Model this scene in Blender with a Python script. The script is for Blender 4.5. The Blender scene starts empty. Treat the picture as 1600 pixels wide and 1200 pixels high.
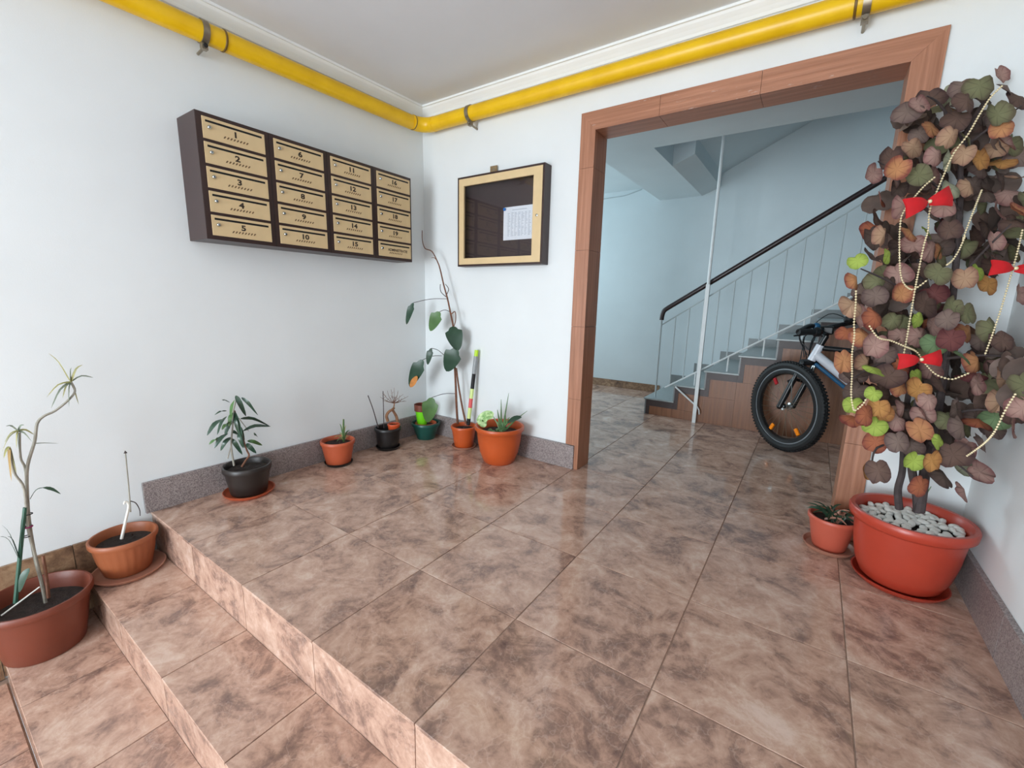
import bpy, bmesh, math, random
from mathutils import Vector, Matrix, Euler
random.seed(7)
scene = bpy.context.scene
COL = scene.collection
V = Vector
# ------------------------------------------------------------------ camera
CP = V((2.4751, -2.3895, 1.0350))
RT = V((0.822388, 0.568436, 0.023642)); UP = V((-0.125138, 0.140193, 0.982184)); FW = V((-0.554994, 0.810695, -0.186426))
FPX = 677.5
cd = bpy.data.cameras.new('camera'); cam = bpy.data.objects.new('camera', cd); COL.objects.link(cam)
cd.sensor_width = 36.0; cd.lens = FPX / 1600 * 36.0; cd.clip_start = 0.02
m = Matrix((RT, UP, -FW)).transposed().to_4x4(); m.translation = CP
cam.matrix_world = m
scene.camera = cam
def D(u, v, dep):                     # pixel + depth along the view axis -> world point
    return CP + dep * (FW + RT * ((u - 800) / FPX) + UP * ((600 - v) / FPX))
def onp(ax, val, u, v):               # pixel -> point on the plane coord[ax] = val
    d = FW + RT * ((u - 800) / FPX) + UP * ((600 - v) / FPX)
    return CP + d * ((val - CP[ax]) / d[ax])
def dep_of(p): return (V(p) - CP).dot(FW)
# ------------------------------------------------------------------ world, lights, exposure
w = bpy.data.worlds.new('sky'); scene.world = w; w.use_nodes = True
w.node_tree.nodes['Background'].inputs[0].default_value = (0.72, 0.86, 1.0, 1)
w.node_tree.nodes['Background'].inputs[1].default_value = 1.2
def area(name, loc, rot, sx, sy, power, col):
    l = bpy.data.lights.new(name, 'AREA'); l.shape = 'RECTANGLE'; l.size = sx; l.size_y = sy; l.energy = power; l.color = col
    o = bpy.data.objects.new(name, l); COL.objects.link(o); o.location = loc; o.rotation_euler = rot
    return o
area('entrance_daylight', (1.15, -6.42, 0.75), (math.radians(90), 0, 0), 1.6, 2.2, 185, (0.84, 0.935, 1.0))
area('lobby_fill_light', (1.35, -3.1, 2.24), (0, 0, 0), .3, .3, 4, (1.0, 0.95, 0.88))  # added neutral-warm fill behind the viewer, offsets the bluish door light
area('hall_window_daylight', (-1.12, 1.75, 1.45), (0, math.radians(-90), 0), 1.2, 1.3, 27, (0.72, 0.92, 1.0))
area('stairwell_daylight', (3.3, 2.0, 3.5), (0, math.radians(18), 0), 1.0, 0.8, 5, (0.72, 0.9, 1.0))
vs = scene.view_settings
vs.view_transform = 'Standard'; vs.look = 'None'; vs.gamma = 1.0; vs.use_curve_mapping = False; vs.exposure = 0.27
scene.cycles.use_denoising = True; scene.cycles.caustics_reflective = False; scene.cycles.caustics_refractive = False
scene.cycles.max_bounces = 10; scene.cycles.diffuse_bounces = 6

# ------------------------------------------------------------------ materials
def s2l(c):
    return tuple(((x / 255) / 12.92 if x / 255 <= .04045 else ((x / 255 + .055) / 1.055) ** 2.4) for x in c)
class NT:
    def __init__(s, name):
        s.m = bpy.data.materials.new(name); s.m.use_nodes = True; s.t = s.m.node_tree; s.b = s.t.nodes['Principled BSDF']
    def n(s, typ, **kw):
        x = s.t.nodes.new(typ)
        for k, v in kw.items():
            if k in x.inputs.keys(): x.inputs[k].default_value = v
            else: setattr(x, k, v)
        return x
    def l(s, a, b): s.t.links.new(a, b)
    def ramp(s, fac, stops):
        r = s.n('ShaderNodeValToRGB'); e = r.color_ramp.elements
        while len(e) < len(stops): e.new(.5)
        for i, (p, c) in enumerate(stops): e[i].position = p; e[i].color = (*c[:3], 1)
        s.l(fac, r.inputs[0]); return r.outputs[0]
    def bump(s, h, strength=.2, dist=.01):
        b = s.n('ShaderNodeBump'); b.inputs['Strength'].default_value = strength; b.inputs['Distance'].default_value = dist
        s.l(h, b.inputs['Height']); s.l(b.outputs[0], s.b.inputs['Normal'])
MATS = {}
def mat(name, rgb, rough=.5, var=.12, scale=12, metal=0, spec=.5, bump=0, bscale=80, rgb2=None, stretch=None, coat=0):
    """plain material: base colour (sRGB 0-255) with mottled variation"""
    if name in MATS: return MATS[name]
    k = NT(name); c = s2l(rgb)
    k.b.inputs['Roughness'].default_value = rough; k.b.inputs['Metallic'].default_value = metal
    k.b.inputs['Specular IOR Level'].default_value = spec
    if coat: k.b.inputs['Coat Weight'].default_value = coat; k.b.inputs['Coat Roughness'].default_value = .12
    tc = k.n('ShaderNodeTexCoord'); vec = tc.outputs['Object']
    if stretch:
        mp = k.n('ShaderNodeMapping'); mp.inputs['Scale'].default_value = stretch; k.l(vec, mp.inputs[0]); vec = mp.outputs[0]
    nz = k.n('ShaderNodeTexNoise', Scale=scale, Detail=5.0); k.l(vec, nz.inputs['Vector'])
    hi = s2l(rgb2) if rgb2 else tuple(min(1, x * (1 + var)) for x in c)
    lo = c if rgb2 else tuple(x * (1 - var) for x in c)
    k.l(k.ramp(nz.outputs['Fac'], [(.32, lo), (.68, hi)]), k.b.inputs['Base Color'])
    if bump:
        n2 = k.n('ShaderNodeTexNoise', Scale=bscale, Detail=4.0); k.l(vec, n2.inputs['Vector']); k.bump(n2.outputs['Fac'], bump, .005)
    MATS[name] = k.m
    return k.m
def tile_mat(name, stops, scale=5.5, rough=.11, vein=None):
    k = NT(name); tc = k.n('ShaderNodeTexCoord'); oi = k.n('ShaderNodeObjectInfo')
    cm = k.n('ShaderNodeCombineXYZ')
    for i, f in enumerate((37., 71., 13.)):
        mu = k.n('ShaderNodeMath', operation='MULTIPLY'); mu.inputs[1].default_value = f; k.l(oi.outputs['Random'], mu.inputs[0]); k.l(mu.outputs[0], cm.inputs[i])
    ad = k.n('ShaderNodeVectorMath', operation='ADD'); k.l(tc.outputs['Object'], ad.inputs[0]); k.l(cm.outputs[0], ad.inputs[1])
    n1 = k.n('ShaderNodeTexNoise', Scale=scale, Detail=7.0, Roughness=.66, Distortion=.7); k.l(ad.outputs[0], n1.inputs['Vector'])
    n2 = k.n('ShaderNodeTexNoise', Scale=scale * 4.2, Detail=6.0, Roughness=.7, Distortion=.5); k.l(ad.outputs[0], n2.inputs['Vector'])
    mx = k.n('ShaderNodeMix', data_type='FLOAT'); mx.inputs[0].default_value = .30; k.l(n1.outputs['Fac'], mx.inputs[2]); k.l(n2.outputs['Fac'], mx.inputs[3])
    col = k.ramp(mx.outputs[0], stops)
    vo = k.n('ShaderNodeTexVoronoi', feature='DISTANCE_TO_EDGE', Scale=scale * .85)
    n3 = k.n('ShaderNodeTexNoise', Scale=scale * 1.4, Detail=4.0); k.l(ad.outputs[0], n3.inputs['Vector'])
    a2 = k.n('ShaderNodeVectorMath', operation='MULTIPLY_ADD'); k.l(n3.outputs['Color'], a2.inputs[0]); a2.inputs[1].default_value = (.5, .5, .5); k.l(ad.outputs[0], a2.inputs[2])
    k.l(a2.outputs[0], vo.inputs['Vector'])
    vr = k.ramp(vo.outputs['Distance'], [(0.0, (1, 1, 1)), (.03, (0, 0, 0))])
    mu = k.n('ShaderNodeMath', operation='MULTIPLY'); k.l(vr, mu.inputs[0]); k.l(n1.outputs['Fac'], mu.inputs[1])
    mu2 = k.n('ShaderNodeMath', operation='MULTIPLY'); k.l(mu.outputs[0], mu2.inputs[0]); mu2.inputs[1].default_value = .55
    mc = k.n('ShaderNodeMix', data_type='RGBA'); k.l(mu2.outputs[0], mc.inputs[0]); k.l(col, mc.inputs[6]); mc.inputs[7].default_value = (*(vein or stops[-1][1]), 1)
    k.l(mc.outputs[2], k.b.inputs['Base Color']); k.b.inputs['Roughness'].default_value = rough
    k.bump(n2.outputs['Fac'], .03, .003)
    MATS[name] = k.m; return k.m
M_TILE = tile_mat('marbled_floor_tile', [(.33, s2l((112, 90, 83))), (.42, s2l((146, 117, 104))), (.49, s2l((182, 147, 129))), (.56, s2l((198, 165, 146))), (.66, s2l((216, 190, 175)))], 6.2)
M_SKIRT = tile_mat('brown_marbled_tile', [(.34, s2l((84, 62, 48))), (.5, s2l((134, 104, 80))), (.64, s2l((176, 146, 116)))], 9, .3)
M_GROUT = mat('grout', (158, 132, 116), .9, .15, 60)
M_WALL = mat('white_wall_paint', (226, 230, 231), .75, .02, 3, bump=.05, bscale=220)
M_CEIL = mat('ceiling_paint', (220, 223, 227), .85, .02, 3)
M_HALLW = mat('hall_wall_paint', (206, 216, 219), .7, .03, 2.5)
M_CORN = mat('cornice_plaster', (238, 240, 240), .6, .02, 4)
def granite(name, a, b, c):
    k = NT(name); tc = k.n('ShaderNodeTexCoord'); vo = k.n('ShaderNodeTexVoronoi', Scale=260.); k.l(tc.outputs['Object'], vo.inputs['Vector'])
    sp = k.n('ShaderNodeSeparateColor'); k.l(vo.outputs['Color'], sp.inputs[0])
    k.l(k.ramp(sp.outputs[0], [(.1, a), (.45, b), (.9, c)]), k.b.inputs['Base Color']); k.b.inputs['Roughness'].default_value = .35
    MATS[name] = k.m; return k.m
M_GRAN = granite('grey_mauve_granite', s2l((112, 102, 102)), s2l((142, 131, 130)), s2l((162, 152, 149)))
def wood_tile(name, lo, hi, rough=.42, smear=None):
    k = NT(name); tc = k.n('ShaderNodeTexCoord'); mp = k.n('ShaderNodeMapping'); mp.inputs['Scale'].default_value = (60, 60, 2.2); k.l(tc.outputs['Object'], mp.inputs[0])
    nz = k.n('ShaderNodeTexNoise', Scale=1.0, Detail=5.0, Roughness=.6); k.l(mp.outputs[0], nz.inputs['Vector'])
    wcol = k.ramp(nz.outputs['Fac'], [(.3, lo), (.7, hi)])
    m2 = k.n('ShaderNodeMapping'); m2.inputs['Scale'].default_value = smear or (1, 1, 1); k.l(tc.outputs['Object'], m2.inputs[0])
    n4 = k.n('ShaderNodeTexNoise', Scale=11.0, Detail=6.0, Roughness=.75); k.l(m2.outputs[0], n4.inputs['Vector'])
    sm = k.ramp(n4.outputs['Fac'], [(.62, (0, 0, 0)), (.70, (.75, .75, .75) if smear else (0, 0, 0))]); mz = k.n('ShaderNodeMix', data_type='RGBA')
    k.l(sm, mz.inputs[0]); k.l(wcol, mz.inputs[6]); mz.inputs[7].default_value = (.62, .56, .52, 1); k.l(mz.outputs[2], k.b.inputs['Base Color'])
    k.b.inputs['Roughness'].default_value = rough; k.bump(nz.outputs['Fac'], .35, .004); MATS[name] = k.m; return k.m
M_FRAME = wood_tile('red_brown_wood_tile', s2l((146, 96, 70)), s2l((182, 128, 100)))
M_FRAMEH = wood_tile('red_brown_wood_tile_lintel', s2l((146, 96, 70)), s2l((182, 128, 100)), smear=(.5, 1, 2))
M_FRAMEH.node_tree.nodes['Mapping'].inputs['Scale'].default_value = (2.2, 60, 60)
M_SIDE = wood_tile('brown_stair_side_tile', s2l((112, 70, 46)), s2l((144, 96, 66)), .4)
M_STRIM = mat('dark_brown_stair_trim', (62, 48, 46), .45, .1, 30)
M_TREAD = mat('grey_stair_tread', (150, 158, 158), .3, .06, 30)
M_RISER = mat('grey_stair_riser', (128, 132, 132), .4, .06, 30)
M_YEL = mat('yellow_pipe_paint', (226, 178, 4), .35, .06, 9, rgb2=(238, 192, 20))
M_STEEL = mat('clamp_steel', (150, 140, 122), .35, .1, 40, metal=.8)
M_BROWNP = mat('dark_brown_laminate', (52, 34, 32), .38, .06, 30)
M_BEIGE = mat('beige_panel', (216, 190, 146), .42, .03, 20)
M_BLACK = mat('black', (10, 9, 9), .6, .1, 30)
M_PRINT = mat('dark_print', (52, 40, 30), .6, .05, 30)
M_PRINT2 = mat('faded_print', (108, 82, 54), .6, .05, 30)
M_CHROME = mat('chrome', (200, 205, 206), .18, .05, 30, metal=1)
M_PAPER = mat('paper', (226, 230, 238), .8, .02, 30)
M_INK = mat('paper_table_print', (178, 184, 196), .8, .05, 30)
M_WPAINT = mat('white_metal_paint', (216, 220, 220), .4, .04, 20)
M_RAILW = mat('grey_rail_paint', (176, 186, 188), .45, .05, 20)
M_HANDR = mat('dark_handrail', (42, 26, 26), .35, .1, 20)
M_SOIL = mat('soil', (44, 35, 31), .95, .5, 60, bump=.8, bscale=120)
def terra(name, rgb, rough=.45, var=.08): return mat(name, rgb, rough, var, 6)
M_TERRA_A = terra('terracotta_dark', (116, 57, 40)); M_TERRA_B = terra('terracotta_tan', (154, 87, 54)); M_TERRA_D = terra('terracotta_orange', (182, 86, 54))
M_ORANGE = terra('orange_plastic', (190, 84, 38), .35); M_ORANGE2 = terra('bright_orange_plastic', (206, 84, 44), .35)
M_RED = terra('red_terracotta_plastic', (174, 62, 44), .32); M_PINKT = terra('pink_terracotta', (188, 90, 70), .4)
M_DKPOT = terra('dark_brown_plastic', (38, 31, 28), .4); M_BLKPOT = terra('black_plastic', (26, 24, 24), .4)
M_GRPOT = terra('dark_green_plastic', (24, 74, 66), .35); M_LIMEPOT = terra('lime_plastic', (120, 222, 30), .4)
M_SAUC = terra('pale_saucer', (170, 120, 100), .45)
M_LEAFD = mat('dark_green_leaf', (38, 66, 48), .38, .2, 14); M_LEAFM = mat('mid_green_leaf', (78, 112, 62), .42, .25, 10)
M_LEAFR = mat('rubber_leaf', (48, 72, 56), .3, .25, 16); M_LEAFY = mat('yellow_green_leaf', (146, 142, 88), .5, .2, 20)
M_LEAFB = mat('brown_leaf_patch', (196, 128, 62), .6, .2, 30); M_LEAFG = mat('grey_green_blade', (112, 122, 104), .5, .2, 20)
M_VARI = mat('variegated_leaf', (92, 150, 70), .4, .2, 45, rgb2=(206, 226, 170)); M_ALOE = mat('aloe_leaf', (96, 132, 84), .4, .25, 30)
M_STEMG = mat('grey_stem', (150, 146, 134), .7, .15, 40); M_STEMB = mat('brown_stem', (112, 72, 52), .65, .25, 50)
M_STEMD = mat('dark_twig', (64, 52, 52), .7, .2, 40); M_BONSAI = mat('bonsai_bark', (140, 100, 72), .8, .3, 40)
M_TRUNK = mat('dark_trunk', (66, 56, 56), .75, .25, 40, bump=.5, bscale=60); M_WSTICK = mat('white_stick', (226, 224, 216), .6, .06, 30)
M_BEAD = mat('gold_pearl_bead', (232, 216, 176), .22, .05, 30, metal=.3); M_REDF = mat('red_felt', (192, 8, 20), .7, .08, 40)
M_PEB = mat('white_pebble', (232, 232, 226), .5, .1, 25)
M_RUB = mat('tyre_rubber', (20, 20, 21), .6, .1, 40); M_BLKM = mat('black_metal', (18, 18, 20), .3, .1, 40)
M_WFRAME = mat('white_bike_paint', (216, 220, 228), .25, .03, 20); M_BLUE = mat('blue_bike_paint', (36, 92, 130), .3, .05, 20)
M_AMBER = mat('amber_reflector', (246, 136, 10), .2, .05, 40); M_REDR = mat('red_reflector', (170, 24, 34), .25, .05, 40)
M_LIME = mat('lime_rod', (186, 226, 40), .4, .04, 40); M_PLIME = mat('pale_lime_rod', (212, 230, 146), .4, .04, 40); M_GREYR = mat('grey_rod', (146, 150, 152), .35, .06, 40)
M_REDL = mat('red_rod_label', (220, 92, 92), .5, .04, 40); M_PINB = mat('blue_pin', (20, 110, 190), .3, .04, 40); M_PING = mat('green_pin', (40, 130, 110), .3, .04, 40)
M_BRASS = mat('aged_brass', (150, 130, 100), .45, .15, 60, metal=.6); M_MAUVE = mat('mauve_tie', (140, 40, 90), .6, .05, 30); M_STAKE = mat('green_stake', (40, 84, 66), .5, .1, 30)
M_ALU = mat('white_aluminium', (220, 222, 224), .35, .03, 20)
gk = NT('board_glass'); gk.b.inputs['Base Color'].default_value = (1, 1, 1, 1)
_t = gk.n('ShaderNodeBsdfTransparent'); _g = gk.n('ShaderNodeBsdfGlossy', Roughness=.02); _f = gk.n('ShaderNodeFresnel', IOR=1.3); _m = gk.n('ShaderNodeMixShader')
gk.l(_f.outputs[0], _m.inputs[0]); gk.l(_t.outputs[0], _m.inputs[1]); gk.l(_g.outputs[0], _m.inputs[2]); gk.l(_m.outputs[0], gk.t.nodes['Material Output'].inputs[0])
M_GLASS = gk.m

# ------------------------------------------------------------------ mesh builder
class MB:
    def __init__(s): s.v = []; s.f = []
    def add(s, vs, fs):
        o = len(s.v); s.v += [V(p) for p in vs]; s.f += [tuple(i + o for i in f) for f in fs]; return s
    def box(s, a, b):
        x0, y0, z0 = a; x1, y1, z1 = b
        return s.add([(x0, y0, z0), (x1, y0, z0), (x1, y1, z0), (x0, y1, z0), (x0, y0, z1), (x1, y0, z1), (x1, y1, z1), (x0, y1, z1)],
                     [(3, 2, 1, 0), (4, 5, 6, 7), (0, 1, 5, 4), (1, 2, 6, 5), (2, 3, 7, 6), (3, 0, 4, 7)])
    def prism(s, pts, z0, z1, ch=0):   # polygon in xy (ccw) extruded in z, optional chamfer on top
        n = len(pts); c = sum((V((p[0], p[1])) for p in pts), V((0, 0))) / n
        vs = [(p[0], p[1], z0) for p in pts]; fs = [tuple(reversed(range(n)))]
        if ch:
            vs += [(p[0], p[1], z1 - ch) for p in pts]
            for i, p in enumerate(pts):
                a = V((p[0], p[1])); e1 = (V(pts[i - 1][:2]) - a).normalized(); e2 = (V(pts[(i + 1) % n][:2]) - a).normalized()
                q = a + (e1 + e2) * ch; vs.append((q.x, q.y, z1))
            L = 3
        else: vs += [(p[0], p[1], z1) for p in pts]; L = 2
        for k in range(L - 1):
            for i in range(n): j = (i + 1) % n; fs.append((k * n + i, k * n + j, (k + 1) * n + j, (k + 1) * n + i))
        fs.append(tuple((L - 1) * n + i for i in range(n)))
        return s.add(vs, fs)
    def ext(s, poly, axis, a, b):      # polygon in the plane normal to axis, extruded a..b
        mk = {'y': lambda p, t: (p[0], t, p[1]), 'x': lambda p, t: (t, p[0], p[1])}[axis]
        n = len(poly); vs = [mk(p, a) for p in poly] + [mk(p, b) for p in poly]
        fs = [tuple(range(n)), tuple(reversed(range(n, 2 * n)))] + [(i, n + i, n + (i + 1) % n, (i + 1) % n) for i in range(n)]
        return s.add(vs, fs)
    def tube(s, pts, r, n=8, cap=True):
        pts = [V(p) for p in pts]; N = len(pts); rr = r if isinstance(r, (list, tuple)) else [r] * N
        vs = []; fs = []; up = None
        for i, p in enumerate(pts):
            t = (pts[min(i + 1, N - 1)] - pts[max(i - 1, 0)])
            t = t.normalized() if t.length > 1e-9 else V((0, 0, 1))
            if up is None: up = V((0, 0, 1)) if abs(t.z) < .9 else V((1, 0, 0))
            a = t.cross(up).normalized(); b = a.cross(t).normalized(); up = b
            for k in range(n):
                an = 2 * math.pi * k / n; vs.append(p + (a * math.cos(an) + b * math.sin(an)) * rr[i])
        for i in range(N - 1):
            for k in range(n):
                l = (k + 1) % n; fs.append((i * n + k, i * n + l, (i + 1) * n + l, (i + 1) * n + k))
        if cap: fs += [tuple(reversed(range(n))), tuple((N - 1) * n + k for k in range(n))]
        return s.add(vs, fs)
    def lathe(s, prof, c=(0, 0, 0), n=40, axis=None, flute=0, fl=(0, 0)):
        vs = []; fs = []; c = V(c)
        if axis is None: ax = V((0, 0, 1)); a = V((1, 0, 0)); b = V((0, 1, 0))
        else:
            ax = V(axis).normalized(); a = ax.cross(V((0, 0, 1)) if abs(ax.z) < .9 else V((1, 0, 0))).normalized(); b = ax.cross(a)
        for (r, z) in prof:
            for k in range(n):
                an = 2 * math.pi * k / n
                r2 = r * (1 + flute * (1 if math.cos(an * 24) > .2 else 0)) if flute and fl[0] < z < fl[1] else r
                vs.append(c + (a * math.cos(an) + b * math.sin(an)) * r2 + ax * z)
        m = len(prof)
        for i in range(m - 1):
            for k in range(n):
                l = (k + 1) % n; fs.append((i * n + k, i * n + l, (i + 1) * n + l, (i + 1) * n + k))
        return s.add(vs, fs)
    def disc(s, r, c=(0, 0, 0), n=24, axis=None):
        o = MB().lathe([(r, 0)], c, n, axis); return s.add(o.v, [tuple(range(n))])
    def sphere(s, c, r, n=8, m=6):
        pr = [(max(1e-4, r * math.sin(math.pi * i / m)), -r * math.cos(math.pi * i / m)) for i in range(m + 1)]
        return s.lathe(pr, c, n)
    def torus(s, c, R, r, axis, n=48, k=10):
        pr = [(R + r * math.cos(2 * math.pi * i / k), r * math.sin(2 * math.pi * i / k)) for i in range(k + 1)]
        return s.lathe(pr, c, n, axis)
    def mesh(s, name, mt, org=(0, 0, 0), smooth=False):
        me = bpy.data.meshes.new(name); o = V(org)
        me.from_pydata([p - o for p in s.v], [], s.f); me.update()
        if smooth:
            me.polygons.foreach_set('use_smooth', [True] * len(me.polygons))
            try: me.set_sharp_from_angle(angle=math.radians(40))
            except Exception: pass
        if mt: me.materials.append(mt)
        return me
    def build(s, name, mt, parent=None, smooth=False, org=None, bevel=0):
        pl = V((0, 0, 0))
        q = parent
        while q is not None: pl = pl + V(q.location); q = q.parent
        if org is None: org = V((0, 0, 0)) if parent is None else pl
        else: org = V(org)
        bm = bmesh.new(); me = s.mesh(name, mt, org, smooth); bm.from_mesh(me)
        bmesh.ops.recalc_face_normals(bm, faces=bm.faces); bm.to_mesh(me); bm.free()
        o = bpy.data.objects.new(name, me); COL.objects.link(o)
        if parent: o.parent = parent; o.location = org - pl
        else: o.location = org
        if bevel:
            bv = o.modifiers.new('bevel', 'BEVEL'); bv.width = bevel; bv.segments = 2; bv.limit_method = 'ANGLE'
        return o
def tag(o, label=None, cat=None, group=None, kind=None):
    if label: o['label'] = label
    if cat: o['category'] = cat
    if group: o['group'] = group
    if kind: o['kind'] = kind
    return o
def thing(name, loc, label, cat, group=None):
    o = bpy.data.objects.new(name, None); COL.objects.link(o); o.location = loc; o.empty_display_size = .05
    return tag(o, label, cat, group)
def link(name, me, parent, loc=(0, 0, 0), rot=None, scale=None):
    o = bpy.data.objects.new(name, me); COL.objects.link(o); o.parent = parent; o.location = loc
    if rot is not None: o.rotation_euler = rot
    if scale is not None: o.scale = scale if hasattr(scale, '__len__') else (scale,) * 3
    return o
def smoothpath(pts, k=4):
    """Catmull-Rom through points (vectors)"""
    pts = [V(p) for p in pts]; out = []
    for i in range(len(pts) - 1):
        p0, p1, p2, p3 = pts[max(i - 1, 0)], pts[i], pts[i + 1], pts[min(i + 2, len(pts) - 1)]
        for j in range(k):
            t = j / k; out.append(.5 * ((2 * p1) + (p2 - p0) * t + (2 * p0 - 5 * p1 + 4 * p2 - p3) * t * t + (3 * p1 - p0 - 3 * p2 + p3) * t ** 3))
    return out + [pts[-1]]
def taper(a, b, n): return [a + (b - a) * i / (n - 1) for i in range(n)]

# ------------------------------------------------------------------ room shell
XR = 3.07; YB = 0.15; YF = 2.83; YE = -6.5; CZ = 2.345; ZL = -0.52
def xw(y): return .02 + .035 * y            # the letterbox wall stands a touch out of square
S = lambda o: tag(o, kind='structure')
wl = S(MB().prism([(xw(YE) - .2, YE), (xw(YE), YE), (xw(0), 0), (xw(0) - .2, 0)], ZL - .1, CZ + .1).build('wall_left', M_WALL))
FX1, FX2, FZ, FI1, FI2, FZI = 1.273, 2.751, 2.066, 1.361, 2.655, 1.970
wb = MB()
wb.box((xw(0) - .2, 0, -.1), (FI1 - .008, YB, CZ + .1)); wb.box((FI2 + .008, 0, -.1), (4.6, YB, CZ + .1)); wb.box((FI1 - .008, 0, FZI + .008), (FI2 + .008, YB, CZ + .1))
S(wb.build('wall_back', M_WALL))
S(MB().box((XR, YE, ZL - .1), (XR + .2, 0, CZ + .1)).build('wall_right', M_WALL))
wf = MB()
wf.box((xw(YE) - .2, YE - .2, ZL - .1), (.3, YE, CZ + .1)); wf.box((2.0, YE - .2, ZL - .1), (XR + .2, YE, CZ + .1)); wf.box((.3, YE - .2, 1.9), (2.0, YE, CZ + .1))
S(wf.build('wall_front', M_WALL))
dr = S(MB().box((.3, YE - .12, ZL), (.36, YE - .06, 1.9)).box((1.94, YE - .12, ZL), (2.0, YE - .06, 1.9)).box((.36, YE - .12, 1.84), (1.94, YE - .06, 1.9)).box((1.11, YE - .12, ZL), (1.19, YE - .06, 1.84))
      .box((.36, YE - .12, ZL), (1.11, YE - .06, ZL + .12)).box((1.19, YE - .12, ZL), (1.94, YE - .06, ZL + .12)).build('door_1', M_ALU))
for a, b in ((.36, 1.11), (1.19, 1.94)): MB().box((a, YE - .093, ZL + .12), (b, YE - .087, 1.84)).build('door_pane', M_GLASS, dr)
S(MB().box((xw(YE) - .2, YE - .2, CZ), (XR + .2, 0.001, CZ + .15)).build('ceiling', M_CEIL))
# cornice along left, back and right walls
def cornice(name, pts):
    prof = [(0, -.062), (.012, -.062), (.018, -.05), (.03, -.036), (.045, -.022), (.052, -.012), (.062, -.012), (.062, 0), (0, 0)]
    b = MB(); vs = []
    for (px, py), (nx, ny) in pts:
        for d, z in prof: vs.append((px + nx * d, py + ny * d, CZ + z - .0005))
    n = len(prof); fs = []
    for i in range(len(pts) - 1):
        for k in range(n - 1): fs.append((i * n + k, i * n + k + 1, (i + 1) * n + k + 1, (i + 1) * n + k))
    fs += [tuple(range(n)), tuple((len(pts) - 1) * n + k for k in range(n))]
    return S(b.add(vs, fs).build(name, M_CORN))
cornice('trim_1', [((xw(YE), YE), (1, 0)), ((xw(0), 0), (1, -1))])
cornice('trim_2', [((xw(0), 0), (1, -1)), ((XR, 0), (-1, -1))])
cornice('trim_3', [((XR, 0), (-1, -1)), ((XR, YE), (-1, 0))])
# --- hall beyond the doorway
S(MB().box((-1.2, YF, -.1), (4.6, YF + .2, 4.4)).build('wall_hall_far', M_HALLW))
hl = MB(); hl.box((-1.4, YB, -.1), (-1.2, 1.1, 2.6)).box((-1.4, 2.4, -.1), (-1.2, YF + .2, 2.6)).box((-1.4, 1.1, -.1), (-1.2, 2.4, .8)).box((-1.4, 1.1, 2.1), (-1.2, 2.4, 2.6))
S(hl.build('wall_hall_left', M_HALLW))
wn = S(MB().box((-1.33, 1.1, .8), (-1.27, 1.16, 2.1)).box((-1.33, 2.34, .8), (-1.27, 2.4, 2.1)).box((-1.33, 1.16, .8), (-1.27, 2.34, .86)).box((-1.33, 1.16, 2.04), (-1.27, 2.34, 2.1)).box((-1.33, 1.72, .86), (-1.27, 1.78, 2.04)).build('window_1', M_ALU))
for a, b in ((1.16, 1.72), (1.78, 2.34)): MB().box((-1.303, a, .86), (-1.297, b, 2.04)).build('pane', M_GLASS, wn)
S(MB().box((4.4, YB, -.1), (4.6, YF, 4.4)).build('wall_hall_right', M_HALLW))
S(MB().box((-1.2, YB, 2.35), (.87, YF, 2.6)).build('ceiling_hall', M_HALLW))
sl = MB(); sl.prism([(.87, YB), (4.4, YB), (4.4, 1.12), (1.318, 1.12), (1.318, 1.634), (.87, 1.634)], 2.2, 2.6)
sl.ext([(.87, 2.2), (1.318, 2.2), (1.494, 2.27), (1.494, 2.40), (4.4, 3.82), (4.4, 4.1), (1.45, 2.66), (.87, 2.6)], 'y', 1.634, YF)
S(sl.build('ceiling_hall_landing', M_HALLW))
S(MB().box((.87, YB - .15, 2.6), (4.6, YB, 4.4)).build('wall_hall_near', M_HALLW))
S(MB().box((-1.4, YB - .15, 4.4), (4.6, YF + .2, 4.5)).build('ceiling_stairwell', M_HALLW))
cb = MB().tube(smoothpath([onp(1, YF - .004, u, v) for u, v in [(938, 312), (955, 309), (975, 306), (992, 300), (1003, 296)]]), .004, 6)
tag(cb.build('wall_cable', M_RAILW, None, True), 'thin pale cable sagging across the far hall wall under the ceiling', 'cable')

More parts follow.
